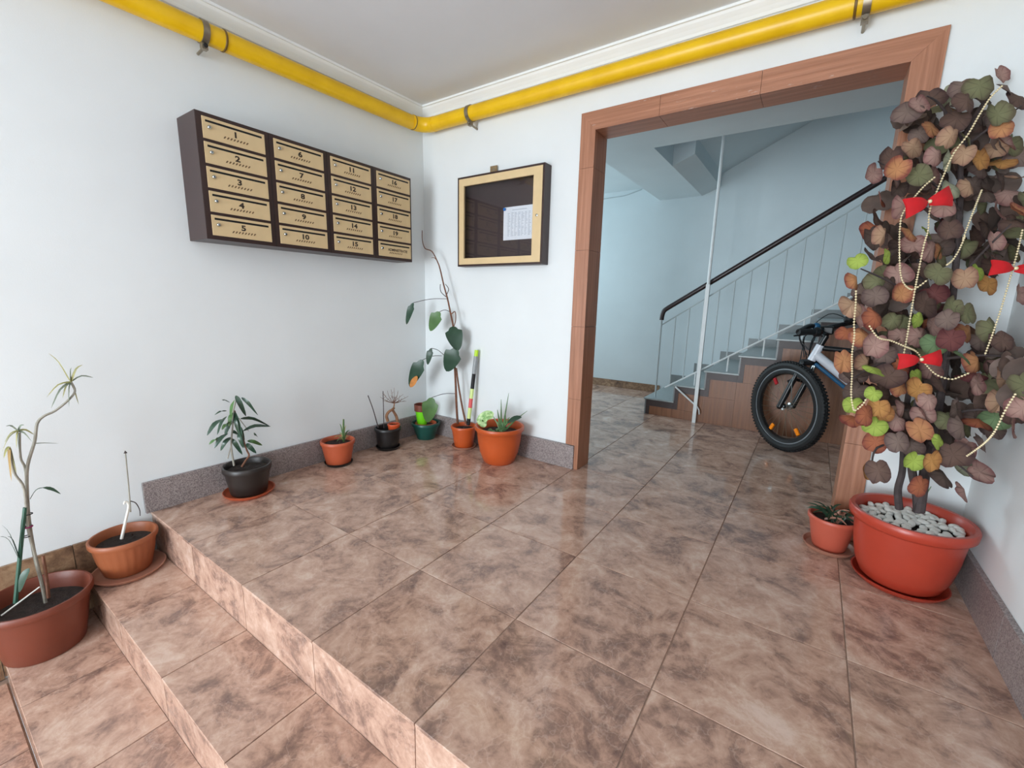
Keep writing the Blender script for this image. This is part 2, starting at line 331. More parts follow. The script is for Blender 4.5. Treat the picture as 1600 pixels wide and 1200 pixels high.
# --- floor: grout slab + every tile
fl = MB(); fl.box((xw(YE) - .1, -1.768, -.12), (XR + .05, 0.0, -.003)); fl.box((-1.25, 0.0, -.12), (4.5, YF + .05, -.003))
floor = S(fl.build('floor', M_GROUT))
TS, TX0, TY0, G = .45, .8835, -1.3243, .0017
tcache = {}
def clip_tile(poly, parent, name, z1=0., z0=-.009):
    c = sum((V((p[0], p[1])) for p in poly), V((0, 0))) / len(poly)
    key = (tuple((round(p[0] - c.x, 3), round(p[1] - c.y, 3)) for p in poly), name)
    if key not in tcache:
        tcache[key] = MB().prism([(p[0] - c.x, p[1] - c.y) for p in poly], z0, 0, .0012).mesh(name, M_TILE)
    pl = parent.location
    return link(name, tcache[key], parent, (c.x - pl.x, c.y - pl.y, z1 - pl.z))
for i in range(-5, 9):
    xa = TX0 + i * TS; xb = xa + TS
    for j in range(-1, 10):
        ya = TY0 + j * TS; yb = ya + TS
        if yb < .1:         # lobby
            x0 = xa; x1 = min(xb, XR)
            if xb < .03 or x1 - x0 < .02: continue
            y0 = max(ya, -1.775); y1 = min(yb, 0.026 if (xa > 1.3 and xb < 2.75) else 0.0)
            if x0 < .03:
                clip_tile([(xw(y0) + .001, y0 + G), (x1 - G, y0 + G), (x1 - G, y1 - G), (xw(y1) + .001, y1 - G)], floor, 'floor_tile')
            else: clip_tile([(x0 + G, y0 + G), (x1 - G, y0 + G), (x1 - G, y1 - G), (x0 + G, y1 - G)], floor, 'floor_tile')
        else:
            x0 = max(xa, -1.2); x1 = min(xb, 4.4); y0 = ya; y1 = min(yb, YF)
            if x1 - x0 < .02 or y1 - y0 < .02: continue
            if y0 < YB and not (xa > 1.3 and xb < 2.75): y0 = YB
            clip_tile([(x0 + G, y0 + G), (x1 - G, y0 + G), (x1 - G, y1 - G), (x0 + G, y1 - G)], floor, 'floor_tile')
# --- entrance steps
SZ = [0, -.187, -.352, ZL]; SY = [-1.775, -2.031, -2.298]
steps = thing('entrance_steps', (1.5, -2.1, ZL), 'three marbled tile steps leading down from the lobby floor', 'steps')
cr = MB(); cr.box((-.03, SY[1] + .012, ZL - .05), (XR, -1.769, SZ[1] - .009)); cr.box((-.03, SY[2] + .012, ZL - .05), (XR, SY[1] + .012, SZ[2] - .009))
cr.box((-.03, -1.769, ZL), (XR, -1.5, -.121)); cr.build('step_core', M_GROUT, steps)
for k in range(3):
    for i in range(-2, 6):
        xa = max(TX0 + i * TS, xw(SY[k])); xb = min(TX0 + (i + 1) * TS, XR)
        if xb - xa < .03: continue
        # riser
        zt = SZ[k] - .0095; zb = SZ[k + 1] + .0005; yk = SY[k] + .004
        ri = MB().ext([(xa + G, zb), (xb - G, zb), (xb - G, zt), (xa + G, zt)], 'y', yk, yk + .0085); ri.build('riser_tile', M_TILE, steps, org=((xa + xb) / 2, yk, (zt + zb) / 2))
        if k < 2:
            y0, y1 = SY[k + 1], SY[k] + .004
            x0 = xw(y0) if i <= -2 else xa
            clip_tile([(xa + G, y0), (xb - G, y0), (xb - G, y1), (xa + G, y1)], steps, 'tread_tile', SZ[k + 1])
low = S(MB().box((xw(YE), YE - .2, ZL - .12), (XR, SY[2] + .004, ZL - .006)).build('floor_entrance', M_GROUT))
for i in range(-2, 6):
    for j in range(10):
        xa = max(TX0 + i * TS, xw(-3)); xb = min(TX0 + (i + 1) * TS, XR); yb = SY[2] - j * TS; ya = max(yb - TS, YE)
        if xb - xa > .03: clip_tile([(xa + G, ya + G), (xb - G, ya + G), (xb - G, yb - G), (xa + G, yb - G)], low, 'floor_tile', ZL)
# --- baseboards
BH = .153
def bb(name, segs, m, z0, z1, th, p=None, face='x'):
    first = None
    for (ax, ay), (bx, by), (nx, ny) in segs:
        b = MB().prism([(ax, ay), (bx, by), (bx + nx * th, by + ny * th), (ax + nx * th, ay + ny * th)], z0, z1, .001)
        if first is None: first = S(MB().prism([(ax, ay), (segs[-1][1][0], segs[-1][1][1]), (segs[-1][1][0] + nx * .004, segs[-1][1][1] + ny * .004), (ax + nx * .004, ay + ny * .004)], z0, z1 - .004).build(name, M_GROUT))
        b.build('skirting_slab', m, first)
    return first
def lseg(y0, y1): return ((xw(y0), y0), (xw(y1), y1), (1, 0))
ys = [-1.79, -1.33, -.70, -.35, 0]
bb('baseboard_left', [lseg(ys[i] + (.0015 if i else 0), ys[i + 1] - (.0015 if i < 3 else 0)) for i in range(4)], M_GRAN, .0005, BH, .016)
xs_ = [xw(0) + .016, .45, .86, FX1 + .062]
bb('baseboard_back', [((xs_[i + 1] - .0015, -.0001), (xs_[i] + .0015, -.0001), (0, -1)) for i in range(3)], M_GRAN, .0005, BH, .022)
bb('baseboard_back_right', [((XR - .016, -.0001), (FX2 + .001, -.0001), (0, -1))], M_GRAN, .0005, BH, .018)
yr = [0, -.6, -1.2, -1.775]
bb('baseboard_right', [((XR - .0001, yr[i] - .0015), (XR - .0001, yr[i + 1] + .0015), (-1, 0)) for i in range(3)], M_GRAN, .0005, BH, .018)
bb('baseboard_steps', [lseg(-2.298, -2.05), lseg(-2.047, -1.792)], M_SKIRT, ZL + .01, -.045, .013)
bb('baseboard_entrance', [lseg(-2.75, -2.30), lseg(-3.2, -2.753), lseg(-3.65, -3.203)], M_SKIRT, ZL + .001, ZL + .30, .013)
bb('baseboard_hall', [((a + .448, YF - .0001), (a, YF - .0001), (0, -1)) for a in (-1.2, -.75, -.3, .15, .6)], M_SKIRT, .0005, .09, .012)
# --- doorway cladding: every tile of the surround
df = S(MB().box((FX1 + .004, -.006, 0.001), (FI1 - .006, .0, FZ - .004)).box((FI2 + .006, -.006, .001), (FX2 - .004, .0, FZ - .004)).box((FX1 + .004, -.006, FZI + .006), (FX2 - .004, 0, FZ - .004)).build('door_2', M_GROUT))
zz = [.0005, .452, .897, 1.337, 1.78, None]
for side in (0, 1):
    xo, xi = (FX1, FI1) if side == 0 else (FX2, FI2)
    for k in range(5):
        z0 = zz[k] + .0008; z1o = (zz[k + 1] - .0008) if zz[k + 1] else FZ; z1i = (zz[k + 1] - .0008) if zz[k + 1] else FZI
        if side == 0 and k == 0:
            MB().ext([(xo + .062, z0), (xi, z0), (xi, z1i), (xo, z1o), (xo, BH + .004), (xo + .062, BH + .004)], 'y', -.014, -.0062).build('jamb_tile', M_FRAME, df)
        else: MB().ext([(xo, z0), (xi, z0), (xi, z1i), (xo, z1o)], 'y', -.014, -.0062).build('jamb_tile', M_FRAME, df)
        a, b = (xi - .008, xi) if side == 0 else (xi, xi + .008)
        MB().box((a, -.0062, z0), (b, YB, min(z1i, FZI))).build('reveal_tile', M_FRAME, df)
lx = [FI1, 1.705, 2.15, FI2]
for k in range(3):
    a, b = lx[k] + .0008, lx[k + 1] - .0008
    ao = FX1 if k == 0 else a; bo = FX2 if k == 2 else b
    MB().ext([(a, FZI), (b, FZI), (bo, FZ), (ao, FZ)], 'y', -.014, -.0062).build('lintel_tile', M_FRAMEH, df)
    MB().box((a, -.0062, FZI), (b, YB, FZI + .008)).build('lintel_reveal_tile', M_FRAMEH, df)

# ------------------------------------------------------------------ gas pipe
PZ = 2.20; PR = .044
pipe = thing('gas_pipe', (xw(0) + .07, -.07, PZ), 'yellow painted gas pipe running round the corner under the cornice', 'pipe')
yl = -3.6; cxl = xw(0) + .075
MB().tube([(xw(yl) + .075, yl, PZ - .005), (xw(-1.36) + .075, -1.36, PZ - .005), (xw(-.16) + .075, -.16, PZ)], PR, 24).build('pipe_run', M_YEL, pipe, True)
el = [V((cxl, -.16, PZ))] + [V((cxl + .1 - .1 * math.cos(a), -.17 + .1 * math.sin(a), PZ)) for a in [math.pi / 2 * i / 8 for i in range(9)]] + [V((cxl + .11, -.07, PZ))]
MB().tube(el, PR + .002, 24).build('pipe_elbow', M_YEL, pipe, True)
MB().tube([(cxl + .1, -.07, PZ), (1.3, -.07, PZ - .002), (XR - .002, -.07, PZ - .01)], PR, 24).build('pipe_run', M_YEL, pipe, True)
for p0, ax in [((xw(-1.25) + .075, -1.295, PZ - .005), (0, 1, 0)), ((cxl, -.165, PZ), (0, 1, 0)), ((2.455, -.07, PZ - .008), (1, 0, 0))]:
    MB().lathe([(PR, -.005), (PR + .003, -.003), (PR + .003, .003), (PR, .005)], p0, 24, ax).build('weld_seam', mat('weld', (110, 80, 20), .5), pipe, True)
for p0, ax, nrm in [((xw(-1.376) + .075, -1.376, PZ - .005), (0, 1, 0), (-1, 0, 0)), ((.518, -.07, PZ), (1, 0, 0), (0, 1, 0)), ((2.49, -.07, PZ - .008), (1, 0, 0), (0, 1, 0))]:
    c = V(p0); nv = V(nrm)
    cl = MB().lathe([(PR + .0005, -.013), (PR + .005, -.013), (PR + .005, .013), (PR + .0005, .013)], c, 28, ax)
    d = c + V((0, 0, -PR - .014)); cl.box(tuple(d - V((.012, .012, .014))), tuple(d + V((.012, .012, .012))))
    o = cl.build('pipe_clamp', M_STEEL, pipe, True)
    MB().tube([d + V((0, 0, -.004)), d + nv * .07 + V((0, 0, -.012))], .006, 8).build('clamp_bolt', M_STEEL, o, True)
    MB().tube([d - nv * .016, d - nv * .022], .009, 6).build('clamp_nut', M_BLACK if nrm[0] else M_STEEL, o)

# ------------------------------------------------------------------ letterbox cabinet
def text_mesh(s, size, mt, align='CENTER'):
    cu = bpy.data.curves.new('t', 'FONT'); cu.body = s; cu.size = size; cu.align_x = align; cu.extrude = .0004; cu.offset = size * (.04 if len(s) < 4 else .02); cu.resolution_u = 3
    ob = bpy.data.objects.new('t', cu); COL.objects.link(ob)
    me = bpy.data.meshes.new_from_object(ob.evaluated_get(bpy.context.evaluated_depsgraph_get())); me.name = 'lettering'
    bpy.data.objects.remove(ob); bpy.data.curves.remove(cu)
    me.materials.clear(); me.materials.append(mt); return me
MY0, MY1, MZ0, MZ1, MX = -1.487, -.253, 1.284, 1.8206, .16
mbk = thing('mailbox_cabinet', (xw(-.87), -.87, MZ0), 'dark brown bank of twenty numbered beige letterboxes on the white wall', 'mailbox')
MB().prism([(xw(MY0) + .001, MY0), (MX, MY0), (MX, MY1), (xw(MY1) + .001, MY1)], MZ0, MZ1).build('body', M_BROWNP, mbk, bevel=.002)
for y0 in (-1.1745, -.8645, -.5545):   # seams between the four columns
    MB().box((MX, y0 - .0012, MZ0 + .001), (MX + .0006, y0 + .0012, MZ1 - .001)).build('column_seam', M_BLACK, mbk)
TR = (math.radians(90), 0, math.radians(90))
orn = MB()
for i in range(8):
    a = -.053 + i * .0137
    P = [(a, -.001), (a + .006, 0), (a + .009, .0045), (a + .0125, .0085), (a + .007, .010), (a + .003, .005)]
    orn.add([(q[0], q[1], 0) for q in P] + [(q[0], q[1], .0004) for q in P], [tuple(range(6, 12))] + [(j, (j + 1) % 6, 6 + (j + 1) % 6, 6 + j) for j in range(6)])
orn_me = orn.mesh('ornament_print', M_PRINT2)
plate = MB(); DW, DH = .265, .089
for a, b in [((0, 0), (DW, 0.068)), ((0, .0775), (DW, DH)), ((0, .068), (.012, .0775)), ((DW - .012, .068), (DW, .0775))]:
    plate.box((-.004, a[0], a[1]), (0, b[0], b[1]))
plate_me = plate.mesh('door', M_BEIGE)
slot_me = MB().box((-.0020, .012, .068), (-.0012, DW - .012, .0775)).mesh('slot', M_BLACK)
lock_me = MB().lathe([(.0085, 0), (.0085, .004), (.006, .007), (.0001, .0075)], (0, 0, 0), 14, (1, 0, 0)).mesh('lock', M_CHROME, smooth=True)
key_me = MB().box((.0070, -.0012, -.004), (.0082, .0012, .004)).mesh('keyhole', mat('lock_dark', (20, 60, 78), .4))
num = 1
for c in range(4):
    for r in range(5):
        y0 = -1.462 + c * .310; z0 = 1.8025 - DH - r * .1027
        xf = MX + .0045
        o = link('door', plate_me, mbk, V((xf, y0, z0)) - mbk.location)
        link('slot', slot_me, o)
        lk = link('lock', lock_me, o, (0, .026, .048)); 
        kk = link('keyhole', key_me, o, (0, .026, .048))
        s = str(num) if num < 20 else 'ADMINISTRATIE'
        link('number_print', text_mesh(s, .034 if num < 20 else .0225, M_PRINT), o, (.0001, .134 if num < 20 else .152, .0365 if num < 20 else .0365), TR, (1.3 if num < 20 else 1.0, 1, 1))
        link('ornament_print', orn_me, o, (.0001, .134, .020), TR)
        num += 1

# ------------------------------------------------------------------ notice board
BX0, BX1, BZ0, BZ1, BY = .4166, 1.0853, 1.2623, 1.830, -.0756
nb = thing('notice_board', (.75, 0, BZ0), 'dark brown glazed notice case with beige mount and a pinned paper', 'notice board')
fr = MB(); t = .012
fr.box((BX0, BY, BZ0), (BX0 + t, 0, BZ1)).box((BX1 - t, BY, BZ0), (BX1, 0, BZ1)).box((BX0 + t, BY, BZ0), (BX1 - t, 0, BZ0 + t)).box((BX0 + t, BY, BZ1 - t), (BX1 - t, 0, BZ1))
fr.build('case', M_BROWNP, nb)
MB().box((BX0 + t, -.012, BZ0 + t), (BX1 - t, -.001, BZ1 - t)).build('back_panel', mat('board_back', (50, 34, 36), .5), nb)
IX0, IX1, IZ0, IZ1 = .471, 1.011, 1.3145, 1.7725; yA, yB_ = BY - .002, BY + .012
fm = MB(); e = .0005
fm.box((BX0 + t + e, yA, BZ0 + t + e), (IX0, yB_, BZ1 - t - e)).box((IX1, yA, BZ0 + t + e), (BX1 - t - e, yB_, BZ1 - t - e)).box((IX0, yA, BZ0 + t + e), (IX1, yB_, IZ0)).box((IX0, yA, IZ1), (IX1, yB_, BZ1 - t - e))
fm.build('mount_frame', M_BEIGE, nb)
MB().box((IX0, -.066, IZ0), (IX1, -.063, IZ1)).build('glass_pane', M_GLASS, nb)
MB().lathe([(.008, 0), (.008, .004), (.005, .006), (.0001, .0062)], (1.042, yA, 1.543), 14, (0, -1, 0)).build('lock', M_CHROME, nb, True)
MB().box((.64, -.016, 1.81), (.695, -.012, 1.885)).build('hanger_tab', M_BRASS, nb)
MB().lathe([(.007, 0), (.007, .002), (.0001, .003)], (.668, -.016, 1.862), 10, (0, -1, 0)).build('hanger_screw', M_STEEL, nb)
PY = -.0135
pp = tag(MB().box((.752, PY, 1.423), (1.012 + .03, PY + .0006, 1.624)).build('notice_sheet', M_PAPER), 'white printed sheet pinned inside the glazed notice case', 'paper')
ink = MB()
random.seed(3)
for c in range(9):
    xx = .785 + c * .026
    for r in range(17): ink.box((xx, PY - .0006, 1.448 + r * .0085), (xx + random.uniform(.008, .021), PY - .0002, 1.4515 + r * .0085))
ink.box((.82, PY - .0006, 1.602), (.93, PY - .0002, 1.606))
ink.build('table_print', M_INK, pp)
for (x, z, mm, nm) in [(.763, 1.612, M_PINB, 'blue'), (.992, 1.612, M_PING, 'green')]:
    tag(MB().lathe([(.003, 0), (.003, .004), (.010, .006), (.010, .009), (.0001, .0105)], (x, PY - .0002, z), 14, (0, -1, 0)).build('push_pin', mm, None, True), f'{nm} push pin holding a corner of the notice sheet', 'push pin')

# ------------------------------------------------------------------ staircase
RS, RN, SX, SYN, N = .1585, .257, 1.224, 1.72, 11
stair = thing('staircase', (SX, 2.2, 0), 'grey staircase with brown tiled side rising along the far hall wall', 'staircase')
body = MB()
for k in range(N):
    x0 = SX + k * RN + .012; body.box((x0, SYN + .012, 0), (x0 + RN + (.3 if k == N - 1 else 0), YF - .002, (k + 1) * RS - .0155))
body.build('stair_core', M_STRIM, stair)
for k in range(N):
    x0 = SX + k * RN; z1 = (k + 1) * RS; zb = k * RS
    MB().box((x0 - .012, SYN - .006, z1 - .015), (x0 + RN + .012, YF - .001, z1)).build('tread', M_TREAD, stair, bevel=.003)
    MB().box((x0, SYN, zb + .001), (x0 + .012, YF - .001, z1 - .0155)).build('riser', M_RISER, stair)
    # side trim: strip below the tread and strip beside the riser; then the wood-look filling tile
    MB().box((x0, SYN + .001, z1 - .075), (x0 + RN - .0005, SYN + .012, z1 - .0155)).build('side_trim', M_STRIM, stair)
    MB().box((x0, SYN + .001, zb + (.001 if k == 0 else -.0745)), (x0 + .045, SYN + .012, z1 - .0755)).build('side_trim', M_STRIM, stair)
    xa, xb = x0 + .0455, x0 + RN + .0445
    if k == 0: MB().box((xa, SYN + .004, .001), (xb - .045, SYN + .012, z1 - .0755)).build('side_tile', M_SIDE, stair)
    else:
        MB().box((xa - .045, SYN + .004, .001), (xb - .045, SYN + .012, zb - .0755)).build('side_tile', M_SIDE, stair)
        MB().box((xa, SYN + .004, zb - .0745), (xb - .045, SYN + .012, z1 - .0755)).build('side_tile', M_SIDE, stair)
    MB().box((x0 - .066, YF - .014, zb + .08 if k else .001), (x0 + RN - .068, YF - .0005, z1 + .08)).build('wall_skirting', M_RISER, stair)
rail = thing('stair_railing', (1.30, 1.80, RS), 'thin grey metal stair railing with dark brown handrail', 'railing')
RY = 1.80
hz = lambda x: 1.001 + (x - 1.325) * .6634
tz = lambda x: .872 + (x - 1.325) * .695
bz = lambda x: .283 + (x - 1.409) * .668
hp = [V((1.293, RY, .90)), V((1.297, RY, .945)), V((1.31, RY, .985)), V((1.345, RY, hz(1.345)))]
MB().tube(smoothpath(hp, 3) + [V((3.9, RY, hz(3.9)))], .021, 12).build('handrail', M_HANDR, rail, True)
MB().tube([(1.30, RY, tz(1.30)), (3.9, RY, tz(3.9))], .0065, 6).build('top_bar', M_RAILW, rail)
MB().tube([(1.38, RY, bz(1.38)), (3.9, RY, bz(3.9))], .008, 6).build('bottom_bar', M_WPAINT, rail)
MB().tube([(1.296, RY, RS), (1.294, RY, .92)], .009, 8).build('newel_bar', M_RAILW, rail)
for i in range(20):
    x = 1.42 + i * .1155
    MB().tube([(x, RY, bz(x)), (x, RY, tz(x))], .006, 6).build('baluster', M_RAILW, rail)
for i in range(0, 9):
    x = SX + i * RN + .16
    if i: MB().tube([(x, RY, RS * (i + 1)), (x, RY, bz(x))], .007, 6).build('foot_pin', M_WPAINT, rail)
pole = thing('support_pole', (1.692, 1.685, 0), 'white steel pole standing against the stair side up to the landing', 'pole')
MB().box((1.677, 1.67, 0), (1.707, 1.70, 1.22)).build('lower_pole', M_WPAINT, pole)
MB().tube([(1.692, 1.685, 1.22), (1.692, 1.685, 2.75)], .013, 12).build('upper_pole', M_WPAINT, pole, True)
MB().tube([onp(1, 1.69, 1055, 604), (1.68, 1.69, .165)], .008, 6).build('brace', M_WPAINT, pole)
MB().tube([(1.70, 1.685, .16), (1.725, 1.685, .12), (1.73, 1.69, .08)], .006, 6).build('hook', M_WPAINT, pole)

# ------------------------------------------------------------------ plants: helpers
PYp = lambda u, v, y: onp(1, y, u, v)
PXp = lambda u, v, x: onp(0, x, u, v)
def pot(par, c, rb, rt, h, mt, lip=.14, name='pot', flute=0, prof=None, n=44):
    c = V(c); ro = rt * .93
    pr = prof or [(rb * .3, .0), (rb * .94, 0), (rb, .006), (rb + (ro - rb) * .5, h * .43), (ro, h * (1 - lip)), (rt * .985, h * (1 - lip) + .001), (rt, h * (1 - lip) + .006), (rt, h - .004), (rt - .003, h), (rt - .009, h), (rt - .012, h - .005), (ro - .008, h * (1 - lip)), (rb - .002, .012), (.001, .012)]
    nn = 96 if flute else n
    return MB().lathe(pr, c, nn, flute=flute, fl=(.01, h * .7)).build(name, mt, par, True)
def soil(par, c, r, z, mt=None):
    random.seed(int(r * 1e4)); c = V(c); vs = [c + V((0, 0, z + .006))]; fs = []; n = 28
    for k, q in enumerate((.35, .7, 1.0)):
        for i in range(n):
            a = 2 * math.pi * i / n; vs.append(c + V((r * q * math.cos(a), r * q * math.sin(a), z + random.uniform(-.004, .006) * (1 if q < 1 else .3))))
    for i in range(n):
        j = (i + 1) % n; fs.append((0, 1 + i, 1 + j)); fs += [(1 + k * n + i, 1 + (k + 1) * n + i, 1 + (k + 1) * n + j, 1 + k * n + j) for k in range(2)]
    o = MB().add(vs, fs).build('soil', mt or M_SOIL, par, True); return o
def saucer(par, c, rs, mt, h=.022):
    return MB().lathe([(.001, 0), (rs * .86, 0), (rs * .95, h * .5), (rs, h), (rs - .005, h), (rs * .9, h * .5), (rs * .84, .005), (.001, .005)], c, 40).build('saucer', mt, par, True)
def ribbon(pts, w, nrm, fold=.25, k=3):
    pts = smoothpath(pts, k) if k > 1 else [V(p) for p in pts]; n = len(pts); vs = []; fs = []; nrm = V(nrm)
    for i, p in enumerate(pts):
        t = (pts[min(i + 1, n - 1)] - pts[max(i - 1, 0)]).normalized(); s = t.cross(nrm)
        s = s.normalized() if s.length > 1e-6 else V((1, 0, 0)); nn = s.cross(t)
        x = i / (n - 1); ww = w(x)
        vs += [p - s * ww + nn * fold * ww, p, p + s * ww + nn * fold * ww]
    for i in range(n - 1):
        a = i * 3; fs += [(a, a + 1, a + 4, a + 3), (a + 1, a + 2, a + 5, a + 4)]
    return MB().add(vs, fs)
def lance(W): return lambda x: W * max(.02, math.sin(math.pi * min(1, x * .93 + .05)) ** .8)
def heartw(W): return lambda x: W * max(.03, (math.sqrt(max(0, x)) * 1.15 if x < .28 else (.61 + .39 * math.sin((x - .28) / .72 * math.pi / 2 * .0 + math.pi / 2) if x < .4 else math.cos((x - .4) / .6 * math.pi / 2) ** .75)))
def blade(W): return lambda x: W * max(.04, (1 - x) ** .6) * (1 if x > .08 else .6)
TOCAM = -FW
def leafn(jit=.4): return (TOCAM + V((random.uniform(-jit, jit), random.uniform(-jit, jit), random.uniform(-jit, jit) + .25))).normalized()

# ---- a: big terracotta pot on the second step, withered dracaena
random.seed(11)
A = V((.124, -2.188, SZ[2])); ax_ = .10
pa = thing('potted_dracaena', A, 'straggly half-withered dracaena in a big dark terracotta pot on the steps', 'potted plant')
pot(pa, A, .116, .160, .228, M_TERRA_A, .13); soil(pa, A, .138, .165)
def st(par, px, r0, r1, mt, x=None, y=None, name='stem', k=4):
    pts = [(PXp(u, v, x) if x is not None else PYp(u, v, y)) for u, v in px]; q = smoothpath(pts, k)
    return MB().tube(q, taper(r0, r1, len(q)), 7).build(name, mt, par, True)
st(pa, [(72, 945), (65, 910), (54, 868), (45, 812), (42, 765), (43, 728), (54, 690), (58, 662), (69, 650), (86, 642), (107, 625), (117, 611), (111, 597)], .0065, .0035, M_STEMG, ax_)
st(pa, [(70, 935), (56, 872), (44, 826), (38, 765), (24, 742), (18, 722), (15, 700)], .0055, .003, M_STEMG, ax_ + .01)
st(pa, [(44, 800), (42, 760), (39, 731), (32, 714), (31, 676)], .005, .003, M_STEMG, ax_ - .008)
st(pa, [(24, 942), (30, 880), (39, 793)], .007, .006, M_STAKE, ax_ + .012, name='stake')
st(pa, [(76, 934), (72, 900), (67, 868)], .006, .005, M_STEMB, ax_ + .02, name='cut_stub')
st(pa, [(2, 962), (62, 917)], .003, .0025, M_WSTICK, ax_ + .02, name='pale_stick')
MB().torus(PXp(44, 823, ax_ + .004), .011, .003, (0, 0, 1), 16, 6).build('tie', M_MAUVE, pa, True)
for u, v in ((45, 803), (42, 838)): MB().torus(PXp(u, v, ax_ + .006), .010, .0018, (0, 0, 1), 16, 6).build('wire_tie', M_BLACK, pa, True)
def blades(par, base, tips, W, mt, x=None, y=None, sag=.02, jit=.03, mt2=None):
    for i, (u, v) in enumerate(tips):
        j = random.uniform(-jit, jit)
        b = PXp(*base, x) if x is not None else PYp(*base, y); e_ = PXp(u, v, x + j * .6) if x is not None else PYp(u, v, y + j)
        mid = (b + e_) / 2 + V((0, 0, abs(sag) + (b - e_).length * .12))
        ribbon([b, mid, e_], blade(W), leafn(), .3).build('leaf', mt if (mt2 is None or i % 2) else mt2, par, True)
blades(pa, (111, 597), [(76, 552), (112, 574), (129, 570), (146, 590), (123, 632), (108, 636), (98, 622), (80, 638), (73, 621)], .0052, M_LEAFG, x=ax_, sag=.008, mt2=M_LEAFY)
blades(pa, (29, 673), [(9, 666), (7, 692), (31, 714), (53, 679), (38, 664), (3, 706), (50, 690), (26, 700)], .0048, M_LEAFY, x=ax_ - .008, sag=.006, mt2=M_LEAFG)
blades(pa, (15, 698), [(22, 722), (6, 716), (20, 742), (26, 740), (18, 752)], .006, M_LEAFY, x=ax_ + .01, sag=.003, mt2=mat('dry_leaf', (168, 138, 84), .7))
ribbon([PXp(47, 780, ax_), PXp(56, 766, ax_ + .01), PXp(67, 762, ax_ + .015), PXp(82, 764, ax_ + .02), PXp(95, 772, ax_ + .02)], lambda x: .0015 if x < .5 else .007 * math.sin((x - .5) * 2 * math.pi * .96 + .1) + .0005, leafn(.1), .2).build('leaf', M_LEAFD, pa, True)
ribbon([PXp(90 - 36, 693, ax_), PXp(70, 692, ax_), PXp(92, 693, ax_)], blade(.002), leafn(.1), .2).build('leaf', M_LEAFG, pa, True)
for tip in [(3, 820), (0, 838), (12, 838), (36, 800)]:
    ribbon([PXp(33, 880, ax_ + .015), PXp((33 + tip[0]) / 2 - 2, (880 + tip[1]) / 2 - 15, ax_ + .02), PXp(*tip, ax_ + .02)], blade(.0028), leafn(.3), .2).build('leaf', M_LEAFD, pa, True)
ribbon([PXp(30, 925, ax_ + .02), PXp(38, 900, ax_ + .03), PXp(46, 888, ax_ + .03)], lance(.014), leafn(.2), .2).build('leaf', M_LEAFD, pa, True)
# ---- b: ribbed terracotta pot with a white stick on the first step
B = V((.080, -1.905, SZ[1] + .006)); bx_ = .085
pb = thing('potted_stick', V((.080, -1.905, SZ[1])), 'ribbed tan terracotta pot with saucer holding a bare white stick', 'potted plant')
saucer(pb, B + V((.018, 0, -.006)), .130, M_SAUC, .02); pot(pb, B, .084, .120, .166, M_TERRA_B, .15, flute=.03); soil(pb, B, .10, .125)
st(pb, [(190, 842), (196, 815), (201, 792), (199, 785), (195, 784), (194, 788)], .0062, .004, M_WSTICK, bx_, name='white_stick')
st(pb, [(204, 800), (201, 760), (196, 708)], .0028, .0024, M_STEMG, bx_ + .004, name='thin_rod')
MB().lathe([(.0065, 0), (.0008, .011)], PXp(196, 708, bx_ + .004), 8).build('rod_tip', M_STEMD, pb)
st(pb, [(204, 783), (212, 786), (218, 796), (219, 806)], .0022, .0015, M_STEMD, bx_ - .01, name='twig')
for k in range(5):
    MB().sphere(B + V((random.uniform(-.06, .06), random.uniform(-.05, .05), .124)), random.uniform(.007, .012), 7, 5).build('soil_clod', M_SAUC if k == 0 else M_SOIL, pb, True)
# ---- c: dark pot, orange saucer, rubber-leaf plant
Cc = V((.106, -1.388, .006)); cx_ = .10
pc = thing('potted_leafy_plant', V((.106, -1.388, 0)), 'bushy plant with long dark leaves in a dark brown pot on an orange saucer', 'potted plant')
saucer(pc, Cc - V((0, 0, .006)), .122, M_TERRA_D, .02); pot(pc, Cc, .086, .114, .155, M_DKPOT, .2); soil(pc, Cc, .098, .125)
cpx = lambda x, y: (280 + x / 6, 600 + y / 6)
st(pc, [cpx(515, 765), cpx(495, 650), cpx(488, 560), cpx(500, 400), cpx(508, 260), cpx(525, 180), cpx(535, 120)], .005, .003, M_STEMG, cx_)
st(pc, [cpx(585, 778), cpx(625, 715), cpx(655, 668), cpx(630, 610), cpx(590, 480), cpx(560, 360), cpx(520, 250)], .0055, .003, M_STEMB, cx_ + .015)
st(pc, [cpx(455, 700), cpx(475, 620), cpx(490, 560)], .003, .002, M_STEMG, cx_)
st(pc, [cpx(560, 320), cpx(620, 400), cpx(650, 440)], .0022, .0016, M_STEMG, cx_)
random.seed(5)
